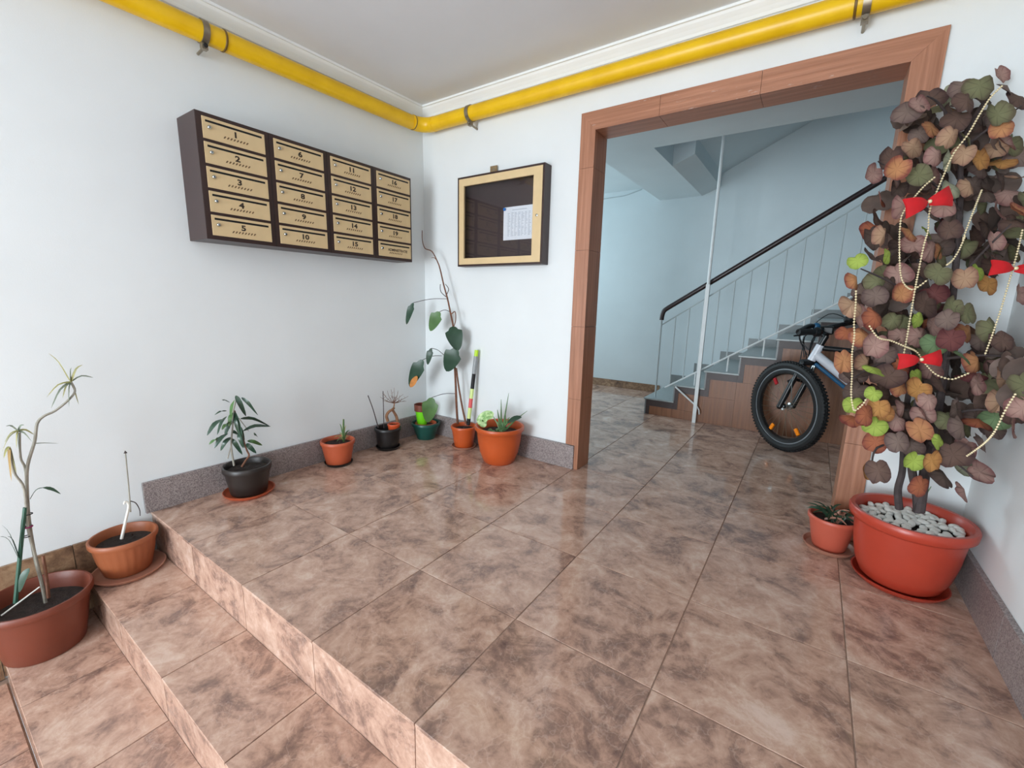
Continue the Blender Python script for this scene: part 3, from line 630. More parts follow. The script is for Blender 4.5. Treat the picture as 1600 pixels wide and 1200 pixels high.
for (a, b, c_, d, W) in [(530, 110, 625, 300, 26), (585, 128, 738, 292, 20), (475, 172, 400, 150, 8), (520, 150, 482, 350, 26), (445, 252, 332, 290, 10), (445, 305, 358, 475, 22), (410, 330, 262, 482, 26),
                          (500, 268, 470, 420, 24), (520, 262, 612, 600, 34), (575, 325, 850, 396, 20), (600, 440, 855, 398, 20), (500, 345, 430, 490, 28), (455, 465, 330, 602, 26), (385, 508, 280, 566, 20),
                          (485, 500, 388, 626, 24), (495, 515, 592, 662, 26), (630, 560, 722, 650, 26), (640, 535, 778, 575, 20), (700, 458, 742, 500, 12), (570, 400, 610, 540, 22), (555, 450, 600, 600, 24), (470, 360, 400, 430, 20), (500, 440, 560, 480, 20), (520, 300, 560, 470, 20)]:
    j = random.uniform(-.03, .05); p0 = PXp(*cpx(a, b), cx_ + j * .4); p1 = PXp(*cpx(c_, d), cx_ + j)
    L = (p1 - p0).length; md = (p0 * .55 + p1 * .45) + V((.01, 0, L * .14)) + TOCAM * .012
    ribbon([p0, md, p1], lance(W / 6 / FPX * dep_of(p0) * .85), leafn(.35), .22).build('leaf', M_LEAFR if random.random() < .8 else M_LEAFM, pc, True)
# ---- d: orange pot with a small spiky plant
Dd = V((.104, -.852, .006))
pd_ = thing('potted_sprout', V((.104, -.852, 0)), 'small yellow-green sprout in an orange pot standing at the skirting', 'potted plant')
saucer(pd_, Dd - V((0, 0, .006)), .086, M_BLKPOT, .018); pot(pd_, Dd, .074, .103, .152, M_TERRA_D, .16); soil(pd_, Dd, .09, .125)
random.seed(8)
blades(pd_, (537, 688), [(536, 654), (531, 662), (541, 664), (547, 672), (550, 684), (526, 690), (530, 676), (544, 679), (522, 684)], .0055, M_LEAFM, x=.10, sag=.012, mt2=M_LEAFY)
st(pd_, [(537, 690), (537, 655)], .006, .004, M_LEAFM, .10, name='shoot')
# ---- e: black pot holding a small orange bonsai pot
Ee = V((.113, -.466, .006))
pe = thing('black_flower_pot', V((.113, -.466, 0)), 'black plastic pot with two dark plant sticks', 'flower pot')
saucer(pe, Ee - V((0, 0, .006)), .084, M_BLKPOT, .02); pot(pe, Ee, .070, .090, .148, M_BLKPOT, .16); soil(pe, Ee, .078, .09)
st(pe, [(591, 668), (583, 640), (575, 618)], .0035, .003, M_STEMD, .125, name='plant_stick'); st(pe, [(600, 668), (598.5, 611)], .003, .0026, M_STEMD, .13, name='plant_stick')
E2 = V((.137, -.432, .103))
pe2 = thing('bonsai', E2, 'leafless bonsai tree in a small orange pot set inside the black pot', 'bonsai')
pot(pe2, E2, .034, .044, .072, M_ORANGE2, .16); soil(pe2, E2, .038, .058)
bxx = .137
st(pe2, [(606, 658), (604, 650), (607, 644), (613, 640), (616, 637)], .011, .008, M_BONSAI, bxx, name='trunk'); st(pe2, [(621, 658), (619, 650), (615, 643), (613, 639)], .011, .008, M_BONSAI, bxx, name='trunk')
st(pe2, [(614, 640), (616, 632), (615, 626)], .005, .003, M_BONSAI, bxx, name='branch')
random.seed(4)
for (u, v) in [(594, 620), (598, 626), (605, 610), (611, 608), (616, 606), (622, 610), (630, 616), (638, 619), (635, 627), (628, 622), (600, 615), (620, 618)]:
    j = random.uniform(-.03, .03); m_ = ((615 + u) / 2 + random.uniform(-3, 3), (630 + v) / 2 + random.uniform(-1, 3))
    b = MB(); pts = smoothpath([PXp(615, 630, bxx), PXp(*m_, bxx + j * .5), PXp(u, v, bxx + j)], 3); b.tube(pts, taper(.0022, .0008, len(pts)), 5)
    for q in (.45, .7): p = pts[int(q * (len(pts) - 1))]; b.tube([p, p + V((random.uniform(-.02, .02), random.uniform(-.02, .02), random.uniform(.005, .03)))], [.0012, .0006], 4)
    b.build('twig', M_STEMB, pe2, True)
# ---- f: dark green pot with a small lime pot standing in it
Ff = V((.150, -.136, 0))
pf = thing('green_flower_pot', Ff, 'dark green plastic pot in the room corner', 'flower pot')
pot(pf, Ff, .068, .107, .126, M_GRPOT, .2)
F1 = V((.150, -.136, .014)); pf1 = thing('inner_flower_pot', F1, 'plain terracotta nursery pot sunk in the dark green pot', 'flower pot')
pot(pf1, F1, .056, .080, .108, M_TERRA_D, .16); soil(pf1, F1, .068, .086)
F2 = V((.125, -.152, .106)); pf2 = thing('lime_flower_pot', F2, 'small lime green pot with terracotta rim inside the dark green pot', 'flower pot')
MB().lathe([(.001, 0), (.034, 0), (.050, .112), (.047, .112), (.032, .006), (.001, .006)], F2, 32).build('pot', M_LIMEPOT, pf2, True)
MB().lathe([(.0505, .1065), (.055, .1065), (.057, .156), (.052, .156), (.049, .112)], F2, 32).build('rim_band', M_TERRA_A, pf2, True)
soil(pf2, F2, .047, .12)
# ---- g: tall heart-leaf climber + rod
Gg = V((.512, -.118, .006))
pg = thing('potted_climber', V((.512, -.118, 0)), 'tall thin climber with heart-shaped dark leaves in an orange pot', 'potted plant')
saucer(pg, Gg - V((0, 0, .006)), .088, M_SAUC, .018); pot(pg, Gg, .066, .092, .155, M_ORANGE, .14); soil(pg, Gg, .08, .128)
GY = -.10
st(pg, [(715, 662), (713, 630), (712, 602), (710.5, 572), (709, 540), (708, 510), (704.5, 492), (699, 466), (693.5, 446), (688, 422), (684, 410), (675, 393), (664, 388), (660, 375), (659.6, 360)], .009, .0025, M_STEMB, y=GY)
st(pg, [(728, 662), (723, 640), (719.5, 621), (715.6, 597), (713, 575)], .0075, .006, M_STEMB, y=GY - .012)
st(pg, [(704, 492), (711, 487), (712, 500), (709, 511)], .004, .003, M_STEMB, y=GY)
st(pg, [(700, 466), (689, 456), (688, 444)], .003, .0022, M_STEMD, y=GY); st(pg, [(697, 462), (701, 452), (696, 444)], .003, .002, M_STEMD, y=GY); st(pg, [(684, 409), (679, 403), (674, 403)], .003, .0015, M_STEMB, y=GY)
def hl(base, tip, W, y, mt, pet=None, jit=.2):
    b = PYp(*base, y); e_ = PYp(*tip, y - .01); L = (e_ - b).length
    if pet: p_ = PYp(*pet, GY); q = smoothpath([p_, (p_ + b) / 2 + V((0, 0, .012)), b], 4); MB().tube(q, .0022, 6).build('petiole', M_STEMD, pg, True)
    o = ribbon([b, b * .6 + e_ * .4 + TOCAM * L * .08, e_], heartw(W * .44 / FPX * dep_of(b)), leafn(jit), .18, 6).build('leaf', mt, pg, True); return o
random.seed(21)
hl((646, 473), (635, 507), 13, -.24, M_LEAFD, (699, 467)); hl((687, 487), (672, 517), 24, -.16, M_LEAFM, (703, 487)); hl((707, 510), (716, 548), 30, -.12, M_LEAFD)
hl((714, 545), (697, 580), 34, -.135, M_LEAFD, (712, 560)); hl((674, 544), (668, 570), 12, -.19, M_LEAFD, (694, 555)); L6 = hl((661, 562), (640, 604), 25, -.22, M_LEAFD, (690, 556)); hl((675, 621), (668, 660), 28, -.245, M_LEAFM, (711, 615))
ribbon([PYp(652, 588, -.250), PYp(646, 597, -.252), PYp(641, 605, -.252)], lance(.022), leafn(.1), .1).build('leaf_scorch', M_LEAFB, pg, True)
rd = thing('banded_rod', PYp(731, 664, -.085), 'slim lime, grey and black banded rod leaning in the climber pot', 'rod')
ra, rb_ = PYp(731.5, 664, -.085), PYp(744.7, 547, -.03)
for t0, t1, mm, nm in [(0, .09, M_BLACK, 'foot'), (.09, .235, M_PLIME, 'pale_band'), (.235, .36, M_REDL, 'red_label'), (.36, .49, M_PLIME, 'pale_band'), (.49, .69, M_BLACK, 'black_grip'), (.69, .92, M_GREYR, 'grey_section'), (.92, 1.0, M_LIME, 'lime_cap')]:
    MB().tube([ra.lerp(rb_, t0), ra.lerp(rb_, t1)], .0135 if nm != 'grey_section' else .0145, 14).build(nm, mm, rd, True)
# ---- h: big orange pot with aloe
Hh = V((.876, -.186, 0))
ph = thing('potted_aloe', Hh, 'wide orange pot with a spiky aloe and one pale variegated leaf', 'potted plant')
pot(ph, Hh, .098, .160, .245, M_ORANGE, .13, prof=[(.03, 0), (.092, 0), (.104, .012), (.126, .07), (.139, .14), (.146, .205), (.152, .212), (.160, .22), (.162, .238), (.158, .245), (.148, .244), (.142, .235), (.136, .2), (.1, .03), (.001, .03)]); soil(ph, Hh, .138, .195)
random.seed(9); HY = -.18
for (u, v, W) in [(795, 614, .007), (783, 624, .008), (777, 640, .010), (824, 642, .007), (771, 655, .008), (806, 650, .010), (790, 640, .011), (782, 655, .012), (796, 652, .010)]:
    b = PYp(786 + random.uniform(-4, 4), 672, HY); e_ = PYp(u, v, HY - random.uniform(0, .05)); mid = b.lerp(e_, .5) + V((0, 0, .008))
    pts = smoothpath([b, mid, e_], 3); MB().tube(pts, [W * (1 - .85 * i / (len(pts) - 1)) for i in range(len(pts))], 6).build('leaf', M_ALOE, ph, True)
ribbon([PYp(771, 650, -.25), PYp(762, 650, -.262), PYp(753, 657, -.27), PYp(758, 667, -.265)], lambda x: .038 * math.sin(math.pi * min(1, x * .9 + .08)) ** .6, (TOCAM + V((0, 0, .7))).normalized(), .2, 5).build('variegated_leaf', M_VARI, ph, True)
st(ph, [(771, 651), (777, 662), (780, 672)], .003, .003, M_ALOE, y=-.25, name='petiole')
ribbon([PYp(793, 660, -.2), PYp(803, 655, -.215), PYp(815, 652, -.22)], lance(.022), (TOCAM + V((0, 0, .8))).normalized(), .2).build('leaf', M_LEAFD, ph, True)
for k in range(6):
    MB().sphere(Hh + V((random.uniform(-.06, .06), random.uniform(-.06, .02), .206)), .016, 7, 5).build('succulent_bud', M_ALOE, ph, True)
# ---- i: small pot by the doorway
Ii = V((2.650, -.140, .006))
pi_ = thing('potted_spiky_plant', V((2.650, -.140, 0)), 'low dark spiky plant in a small pink terracotta pot by the doorway', 'potted plant')
saucer(pi_, Ii - V((0, 0, .006)), .098, M_SAUC, .02); pot(pi_, Ii, .062, .092, .145, M_PINKT, .14); soil(pi_, Ii, .08, .122)
random.seed(13)
for k in range(34):
    a = random.uniform(0, 2 * math.pi); r = random.uniform(.05, .115); b = Ii + V((random.uniform(-.03, .03), random.uniform(-.03, .03), .125))
    e_ = Ii + V((math.cos(a) * r, math.sin(a) * r * .8 - .01, .13 + random.uniform(.005, .06))); e_.y = min(e_.y, -.035)
    ribbon([b, b.lerp(e_, .55) + V((0, 0, .02)), e_], blade(random.uniform(.005, .009)), (TOCAM + V((0, 0, .8))).normalized(), .35).build('leaf', M_LEAFD if random.random() < .75 else M_SAUC, pi_, True)

# ---- j: artificial autumn tree in the large red pot
J = V((2.868, -.272, .010))
tr = thing('autumn_leaf_tree', V((2.868, -.272, 0)), 'tall artificial tree of rust and taupe autumn leaves in a large red terracotta pot', 'potted tree')
saucer(tr, J - V((0, 0, .010)), .148, M_RED, .024)
pot(tr, J, .115, .185, .275, M_RED, prof=[(.03, 0), (.108, 0), (.122, .012), (.142, .06), (.154, .12), (.161, .19), (.165, .228), (.176, .233), (.184, .242), (.186, .266), (.181, .275), (.168, .274), (.160, .262), (.156, .235), (.12, .04), (.001, .04)], n=64)
soil(tr, J, .155, .222)
def tb(px, r0, r1, deps, name='trunk', mt=None):
    ds = [deps[0] + (deps[1] - deps[0]) * i / (len(px) - 1) for i in range(len(px))]
    q = smoothpath([D(u, v, d) for (u, v), d in zip(px, ds)], 4); return MB().tube(q, taper(r0, r1, len(q)), 8).build(name, mt or M_TRUNK, tr, True)
dj = dep_of(J + V((0, 0, .23)))
tb([(1405, 795), (1403, 765), (1410, 735), (1412, 690), (1416, 640), (1428, 560), (1440, 470), (1432, 380)], .0125, .006, (dj - .01, dj - .10))
tb([(1434, 800), (1432, 770), (1425, 735), (1424, 700), (1430, 650), (1440, 600)], .014, .010, (dj - .06, dj - .12))
tb([(1436, 800), (1444, 745), (1450, 700), (1464, 650), (1478, 560), (1490, 450), (1500, 330), (1505, 220), (1545, 150)], .017, .006, (dj - .07, dj - .16))
for px in ([(1490, 450), (1530, 400), (1580, 350)], [(1500, 330), (1450, 280), (1390, 262), (1372, 252)], [(1505, 230), (1560, 190), (1597, 165)], [(1505, 220), (1470, 165), (1448, 150)], [(1440, 470), (1390, 440), (1345, 420)], [(1464, 650), (1530, 640), (1590, 650)],
           [(1428, 560), (1370, 570), (1335, 590)], [(1416, 640), (1370, 640), (1335, 640)], [(1478, 560), (1540, 555), (1590, 560)], [(1450, 690), (1490, 720), (1520, 745)], [(1412, 690), (1370, 700), (1362, 730)]):
    tb(px, .005, .002, (dj - .14, dj - .30 if px[-1][0] > 1540 else dj - .2), 'branch')
tb([(1438, 795), (1446, 775), (1455, 760)], .004, .001, (dj - .08, dj - .08), 'green_shoot', M_ALOE)
# leaves
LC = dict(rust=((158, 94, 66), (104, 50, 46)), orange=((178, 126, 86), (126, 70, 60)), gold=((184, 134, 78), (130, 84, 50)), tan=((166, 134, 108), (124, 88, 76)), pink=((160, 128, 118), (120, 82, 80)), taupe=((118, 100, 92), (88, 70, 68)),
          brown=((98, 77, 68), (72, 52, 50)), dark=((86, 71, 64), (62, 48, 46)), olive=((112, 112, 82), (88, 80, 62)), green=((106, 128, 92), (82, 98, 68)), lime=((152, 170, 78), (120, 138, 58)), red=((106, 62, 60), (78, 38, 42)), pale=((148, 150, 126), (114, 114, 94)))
def leafmat(n, c, e_):
    k = NT('autumn_leaf_' + n); tc = k.n('ShaderNodeTexCoord'); ln = k.n('ShaderNodeVectorMath', operation='LENGTH'); k.l(tc.outputs['Object'], ln.inputs[0])
    nz = k.n('ShaderNodeTexNoise', Scale=2.5, Detail=4.0); k.l(tc.outputs['Object'], nz.inputs['Vector'])
    ad = k.n('ShaderNodeMath', operation='MULTIPLY_ADD'); k.l(nz.outputs['Fac'], ad.inputs[0]); ad.inputs[1].default_value = .5; k.l(ln.outputs['Value'], ad.inputs[2])
    sc_ = k.n('ShaderNodeMath', operation='MULTIPLY'); k.l(ad.outputs[0], sc_.inputs[0]); sc_.inputs[1].default_value = .66
    base = k.ramp(sc_.outputs[0], [(.42, s2l(c)), (.62, s2l(tuple(.7 * a + .3 * b for a, b in zip(c, e_)))), (.76, s2l(e_))])
    gr = k.n('ShaderNodeTexGradient', gradient_type='RADIAL'); k.l(tc.outputs['Object'], gr.inputs[0])
    sn = k.n('ShaderNodeMath', operation='MULTIPLY'); k.l(gr.outputs['Fac'], sn.inputs[0]); sn.inputs[1].default_value = 2 * math.pi * 7
    si = k.n('ShaderNodeMath', operation='SINE'); k.l(sn.outputs[0], si.inputs[0])
    vr = k.ramp(si.outputs[0], [(.86, (0, 0, 0)), (1.0, (1, 1, 1))]); mx = k.n('ShaderNodeMix', data_type='RGBA'); mx.inputs[7].default_value = (*[x * .55 for x in s2l(e_)], 1)
    mm = k.n('ShaderNodeMath', operation='MULTIPLY'); k.l(vr, mm.inputs[0]); mm.inputs[1].default_value = .45
    k.l(mm.outputs[0], mx.inputs[0]); k.l(base, mx.inputs[6]); k.l(mx.outputs[2], k.b.inputs['Base Color']); k.b.inputs['Roughness'].default_value = .75
    k.b.inputs['Specular IOR Level'].default_value = .25
    return k.m
random.seed(31)
def leafmesh(mt, sd):
    rn = random.Random(sd); n = 22; vs = [(0, .25, .10)]; fs = []
    cup = rn.uniform(.05, .28) * rn.choice((1, 1, -1)); tw = rn.uniform(-.5, .5); wd = rn.uniform(.82, 1.05); fold_ = rn.uniform(-.25, .25); ph = rn.uniform(0, 6)
    for ring in (.45, .8, 1.0):
        for i in range(n):
            a = 2 * math.pi * i / n; x, y = math.sin(a), math.cos(a)
            r = 1 + (rn.uniform(-.035, .035) if ring == 1 else 0)
            hy = y + .34 * max(0, 1 - abs(x) * 2.2) * (-1 if y > 0 else .7)   # notch above, tip below
            X, Y = x * r * ring * .95, .25 * (1 - ring) + hy * r * ring * .92
            vs.append((X * wd, Y, -cup * ring * ring + .48 * X * Y * tw + fold_ * abs(X) + .035 * math.sin(a * 5 + ph) * ring))
    for i in range(n):
        j = (i + 1) % n; fs.append((0, 1 + i, 1 + j)); fs += [(1 + k * n + i, 1 + (k + 1) * n + i, 1 + (k + 1) * n + j, 1 + k * n + j) for k in range(2)]
    return MB().add(vs, fs).mesh('leaf', mt, smooth=True)
LM = {k: [leafmesh(leafmat(k, *c), hash_ + i) for i in range(5)] for hash_, (k, c) in zip(range(0, 99, 5), LC.items())}
LEAFPTS = []
def place_leaf(u, v, d, col, r, jit=.72):
    p = D(u, v, d)
    for _ in range(20):
        if p.x < XR - .065 and p.y < -.06: break
        d -= .03; p = D(u, v, d)
    z = (TOCAM * 1.0 + V((random.uniform(-jit, jit), random.uniform(-jit, jit), random.uniform(-.1, .5)))).normalized()
    yv = V((random.uniform(-.7, .7), random.uniform(-.5, .5), 1.0)); yv = (yv - z * yv.dot(z)).normalized(); xv = yv.cross(z)
    R = Matrix((xv, yv, z)).transposed()
    if col == 'JOIN': return p, R
    o = link('leaf', random.choice(LM[col]), tr, p - tr.location, R.to_euler(), (r * random.uniform(.8, 1.05), r, r))
    LEAFPTS.append((u, v, d)); return o
front = []
def add(ox, oy, sc, txt):
    for it in txt.split():
        x, y, c = it.split(','); front.append((ox + float(x) / sc, oy + float(y) / sc, c))
add(1300, 80, 4, '1050,150,pink 820,225,taupe 920,220,olive 720,280,pale 840,310,brown 540,340,pink 620,480,orange 780,420,brown 740,530,tan 1060,480,orange 1080,570,pink 1030,400,olive 860,560,olive 920,680,gold 1060,700,gold 650,650,pink 735,680,pale 820,640,tan 360,680,brown 400,740,orange 250,770,pink 540,780,olive 860,840,tan 750,860,pale 1100,890,pink 450,970,pink 1030,1000,pink 1150,1010,orange 260,1130,rust 320,1150,tan 490,1130,orange 600,1130,lime 730,1120,brown 1130,1080,brown 1100,230,taupe 1160,300,brown 1150,800,tan 960,900,dark 700,970,pink')
add(1300, 360, 4, '1010,70,pink 670,130,orange 160,190,lime 350,160,lime 250,160,dark 150,310,orange 280,320,olive 660,270,olive 910,260,lime 830,300,tan 970,340,gold 1060,190,pink 1160,400,pink 270,410,taupe 430,400,orange 640,400,red 570,470,brown 120,470,tan 160,540,pink 270,540,rust 540,560,lime 620,600,pink 720,560,taupe 850,640,orange 740,680,red 640,710,green 540,660,pink 1000,620,olive 1060,690,brown 90,640,rust 190,660,orange 260,720,pink 330,770,taupe 820,790,green 910,820,orange 70,820,orange 210,830,tan 265,870,lime 420,840,rust 530,920,lime 350,920,brown 430,980,orange 530,1000,gold 260,1020,lime 870,900,red 1090,930,tan 1020,970,tan 600,1060,pink 130,1090,lime 290,1110,gold 210,1150,rust 560,1150,pink 770,1120,taupe 1060,1070,tan 1160,1130,taupe 1020,1170,green 680,960,brown 900,960,pink 840,520,olive 740,480,olive 450,560,olive 380,560,olive')
add(1240, 640, 3.75, '350,50,rust 430,40,tan 475,95,lime 510,20,gold 600,60,pink 740,120,orange 850,190,lime 480,190,rust 610,190,taupe 690,210,taupe 700,300,lime 805,300,gold 1180,45,lime 1080,70,rust 990,100,taupe 1110,190,taupe 1000,230,pink 930,265,brown 880,395,dark 740,450,rust 1000,480,pink 1090,370,pink 1020,330,pale 450,370,gold 495,360,brown 1280,100,pink 760,30,pink 900,60,olive')
for (u, v, c) in front:
    r = random.uniform(.037, .051) * (.76 if c == 'lime' else 1.0)
    place_leaf(u, v, dj - random.uniform(.14, .27), c, r)
NF = 296 - len(front)
blobs = [(1490, 220, 95, 85), (1430, 340, 70, 90), (1555, 310, 55, 110), (1415, 470, 80, 90), (1490, 560, 95, 55), (1390, 590, 60, 70), (1565, 600, 50, 55), (1470, 650, 110, 45), (1540, 400, 60, 30)]
wts = [b[2] * b[3] for b in blobs]
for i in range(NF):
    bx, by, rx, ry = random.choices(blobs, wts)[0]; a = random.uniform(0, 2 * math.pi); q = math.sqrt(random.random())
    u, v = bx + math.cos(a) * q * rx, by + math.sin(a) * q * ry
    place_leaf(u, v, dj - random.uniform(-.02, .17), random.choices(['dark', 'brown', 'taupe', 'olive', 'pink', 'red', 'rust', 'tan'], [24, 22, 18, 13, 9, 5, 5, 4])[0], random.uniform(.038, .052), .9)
extra = {}
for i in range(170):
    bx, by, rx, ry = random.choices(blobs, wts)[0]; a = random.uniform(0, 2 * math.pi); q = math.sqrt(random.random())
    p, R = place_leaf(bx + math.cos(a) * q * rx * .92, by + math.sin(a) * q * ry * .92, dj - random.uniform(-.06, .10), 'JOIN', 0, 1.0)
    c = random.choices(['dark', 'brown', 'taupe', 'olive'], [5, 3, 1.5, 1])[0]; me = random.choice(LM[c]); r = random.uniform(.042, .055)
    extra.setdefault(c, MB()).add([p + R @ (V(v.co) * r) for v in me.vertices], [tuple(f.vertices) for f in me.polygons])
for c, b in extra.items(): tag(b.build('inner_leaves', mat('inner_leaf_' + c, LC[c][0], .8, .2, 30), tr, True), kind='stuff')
# white pebbles on the soil
random.seed(17)
pm = []
for k in range(4):
    b = MB().sphere((0, 0, 0), 1, 9, 6); b.v = [V((p.x * random.uniform(.96, 1.04), p.y * random.uniform(.96, 1.04), p.z)) for p in b.v]; pm.append(b.mesh('pebble', M_PEB, smooth=True))
spots = []; tries = 0
trunks = [D(1405, 795, dj - .01), D(1434, 800, dj - .06), D(1436, 800, dj - .07)]
while len(spots) < 100 and tries < 20000:
    tries += 1; a = random.uniform(0, 2 * math.pi); q = .146 * math.sqrt(random.random()); x, y = J.x + q * math.cos(a), J.y + q * math.sin(a)
    md_ = .026 if tries < 9000 else .022
    if all((x - s[0]) ** 2 + (y - s[1]) ** 2 > md_ ** 2 for s in spots) and all((x - t_.x) ** 2 + (y - t_.y) ** 2 > .02 ** 2 for t_ in trunks): spots.append((x, y))
for (x, y) in spots:
    o = bpy.data.objects.new('white_pebble', random.choice(pm)); COL.objects.link(o)
    o.location = (x, y, J.z + .238 + random.uniform(-.002, .008)); k = random.uniform(.9, 1.15)
    o.scale = (.0178 * k, .0118 * k, .0092); o.rotation_euler = (random.uniform(-.35, .35), random.uniform(-.35, .35), random.uniform(0, 3.14))
    tag(o, 'smooth white pebble covering the soil of the autumn leaf tree', 'pebble', 'white pebbles in the red tree pot')
# bead garlands and bows
def garland(px, label, dd=.285):
    ds = []
    for u, v in px:
        near_ = [d for (a, c, d) in LEAFPTS if (a - u) ** 2 + (c - v) ** 2 < 34 ** 2]
        ds.append((min(near_) if near_ else dj - .2) - .034)
    ds = [min(ds[max(i - 1, 0):i + 2]) * .5 + .5 * sum(ds[max(i - 1, 0):i + 2]) / len(ds[max(i - 1, 0):i + 2]) for i in range(len(ds))]
    q = smoothpath([D(u, v, d) for (u, v), d in zip(px, ds)], 12); b = MB(); acc = 0; last = q[0]; b.tube(q[::3] + [q[-1]], .0007, 4); b.sphere(q[0], .0031, 8, 6)
    for a, c in zip(q, q[1:]):
        L = (c - a).length; s_ = 0
        while acc + (L - s_) >= .0086:
            s_ += .0086 - acc; acc = 0; b.sphere(a.lerp(c, s_ / L), .0031, 8, 6)
        acc += L - s_
    o = b.build('bead_garland', M_BEAD, None, True, org=q[0]); return tag(o, label, 'garland', 'gold bead garlands on the leaf tree')
ca = lambda x, y: (1300 + x / 4, 80 + y / 4); cbb = lambda x, y: (1300 + x / 4, 360 + y / 4)
garland([ca(1060, 220), ca(990, 290), ca(920, 400), ca(850, 520), ca(760, 640), ca(700, 770), ca(650, 890), ca(610, 1000), ca(600, 1120), cbb(575, 90), cbb(540, 260), cbb(515, 390), cbb(490, 540), cbb(465, 690), cbb(430, 865)], 'longest gold bead garland, falling from the tree top past both red bows')
garland([ca(640, 790), ca(560, 860), ca(450, 1000), ca(425, 1100), cbb(422, 160), cbb(430, 280), cbb(455, 340), cbb(500, 370), cbb(550, 345), cbb(595, 310)], 'gold bead garland looping in a tight U below the upper red bow')
garland([ca(935, 870), ca(880, 1010), ca(820, 1170), cbb(830, 40), cbb(790, 130), cbb(750, 190), cbb(712, 220)], 'short gold bead garland over the dark middle branches')
garland([cbb(150, 380), cbb(148, 460), cbb(138, 580), cbb(140, 660), cbb(125, 770), cbb(125, 900), cbb(120, 1020), cbb(130, 1100), cbb(145, 1125), cbb(190, 1090), cbb(215, 1050)], 'gold bead garland hanging down the doorway side of the tree')
garland([cbb(235, 600), cbb(290, 670), cbb(370, 690), cbb(455, 725), cbb(530, 760), cbb(580, 830), cbb(650, 900), cbb(740, 930), cbb(800, 915), cbb(860, 890)], 'gold bead garland draped in a shallow swag across the lower red bow')
garland([cbb(1190, 0), cbb(1160, 130), cbb(1110, 310), cbb(1060, 480), cbb(1010, 630), cbb(955, 780)], 'gold bead garland crossing the gap towards the right-hand wall', .30)
garland([cbb(1145, 1025), cbb(1110, 1080), cbb(1075, 1140), (1553, 676), (1535, 695), (1510, 713)], 'gold bead garland at the lowest branches above the pebbles', .30)
def bow(u, v, w_, h_, ang, label, dd=.30):
    c = D(u, v, dj - dd); s_ = dep_of(c) / FPX; ca_, sa_ = math.cos(ang), math.sin(ang)
    X = RT * ca_ + UP * sa_; Yv = UP * ca_ - RT * sa_; Z = TOCAM
    root = thing('red_bow', c, label, 'bow', 'red felt bows on the leaf tree')
    for sd, (tw, nm) in ((-1, (1, 'bow_loop')), (1, (1, 'bow_loop'))):
        vs = []; n = 7
        for i in range(n):
            t_ = i / (n - 1); xx = sd * (.06 + .94 * t_) * w_ / 2; hh = h_ / 2 * (.28 + .72 * t_ ** .7); z_ = math.sin(t_ * math.pi) * 5
            vs += [c + (X * xx + Yv * (hh + sd * t_ * 4) + Z * z_) * s_, c + (X * xx + Z * (z_ + 3)) * s_, c + (X * xx + Yv * (-hh + sd * t_ * 3) + Z * z_) * s_]
        vs += [p - Z * .004 for p in vs]; fs = []
        m_ = 3 * n
        for i in range(n - 1):
            a = 3 * i
            for k in (0, 1): fs += [(a + k, a + k + 1, a + k + 4, a + k + 3), (m_ + a + k, m_ + a + k + 3, m_ + a + k + 4, m_ + a + k + 1)]
        MB().add(vs, fs).build(nm, M_REDF, root, True)
    MB().sphere(c + Z * .006, .006, 8, 6).build('knot', M_BEAD, root, True)
bow(1450, 316, 74, 32, .18, 'red felt bow highest on the autumn leaf tree, by the doorway frame')
bow(1437, 562, 66, 26, -.02, 'red felt bow low on the autumn leaf tree, behind a bead swag')
bow(1584, 420, 72, 26, -.15, 'red felt bow on the branches nearest the right-hand wall')

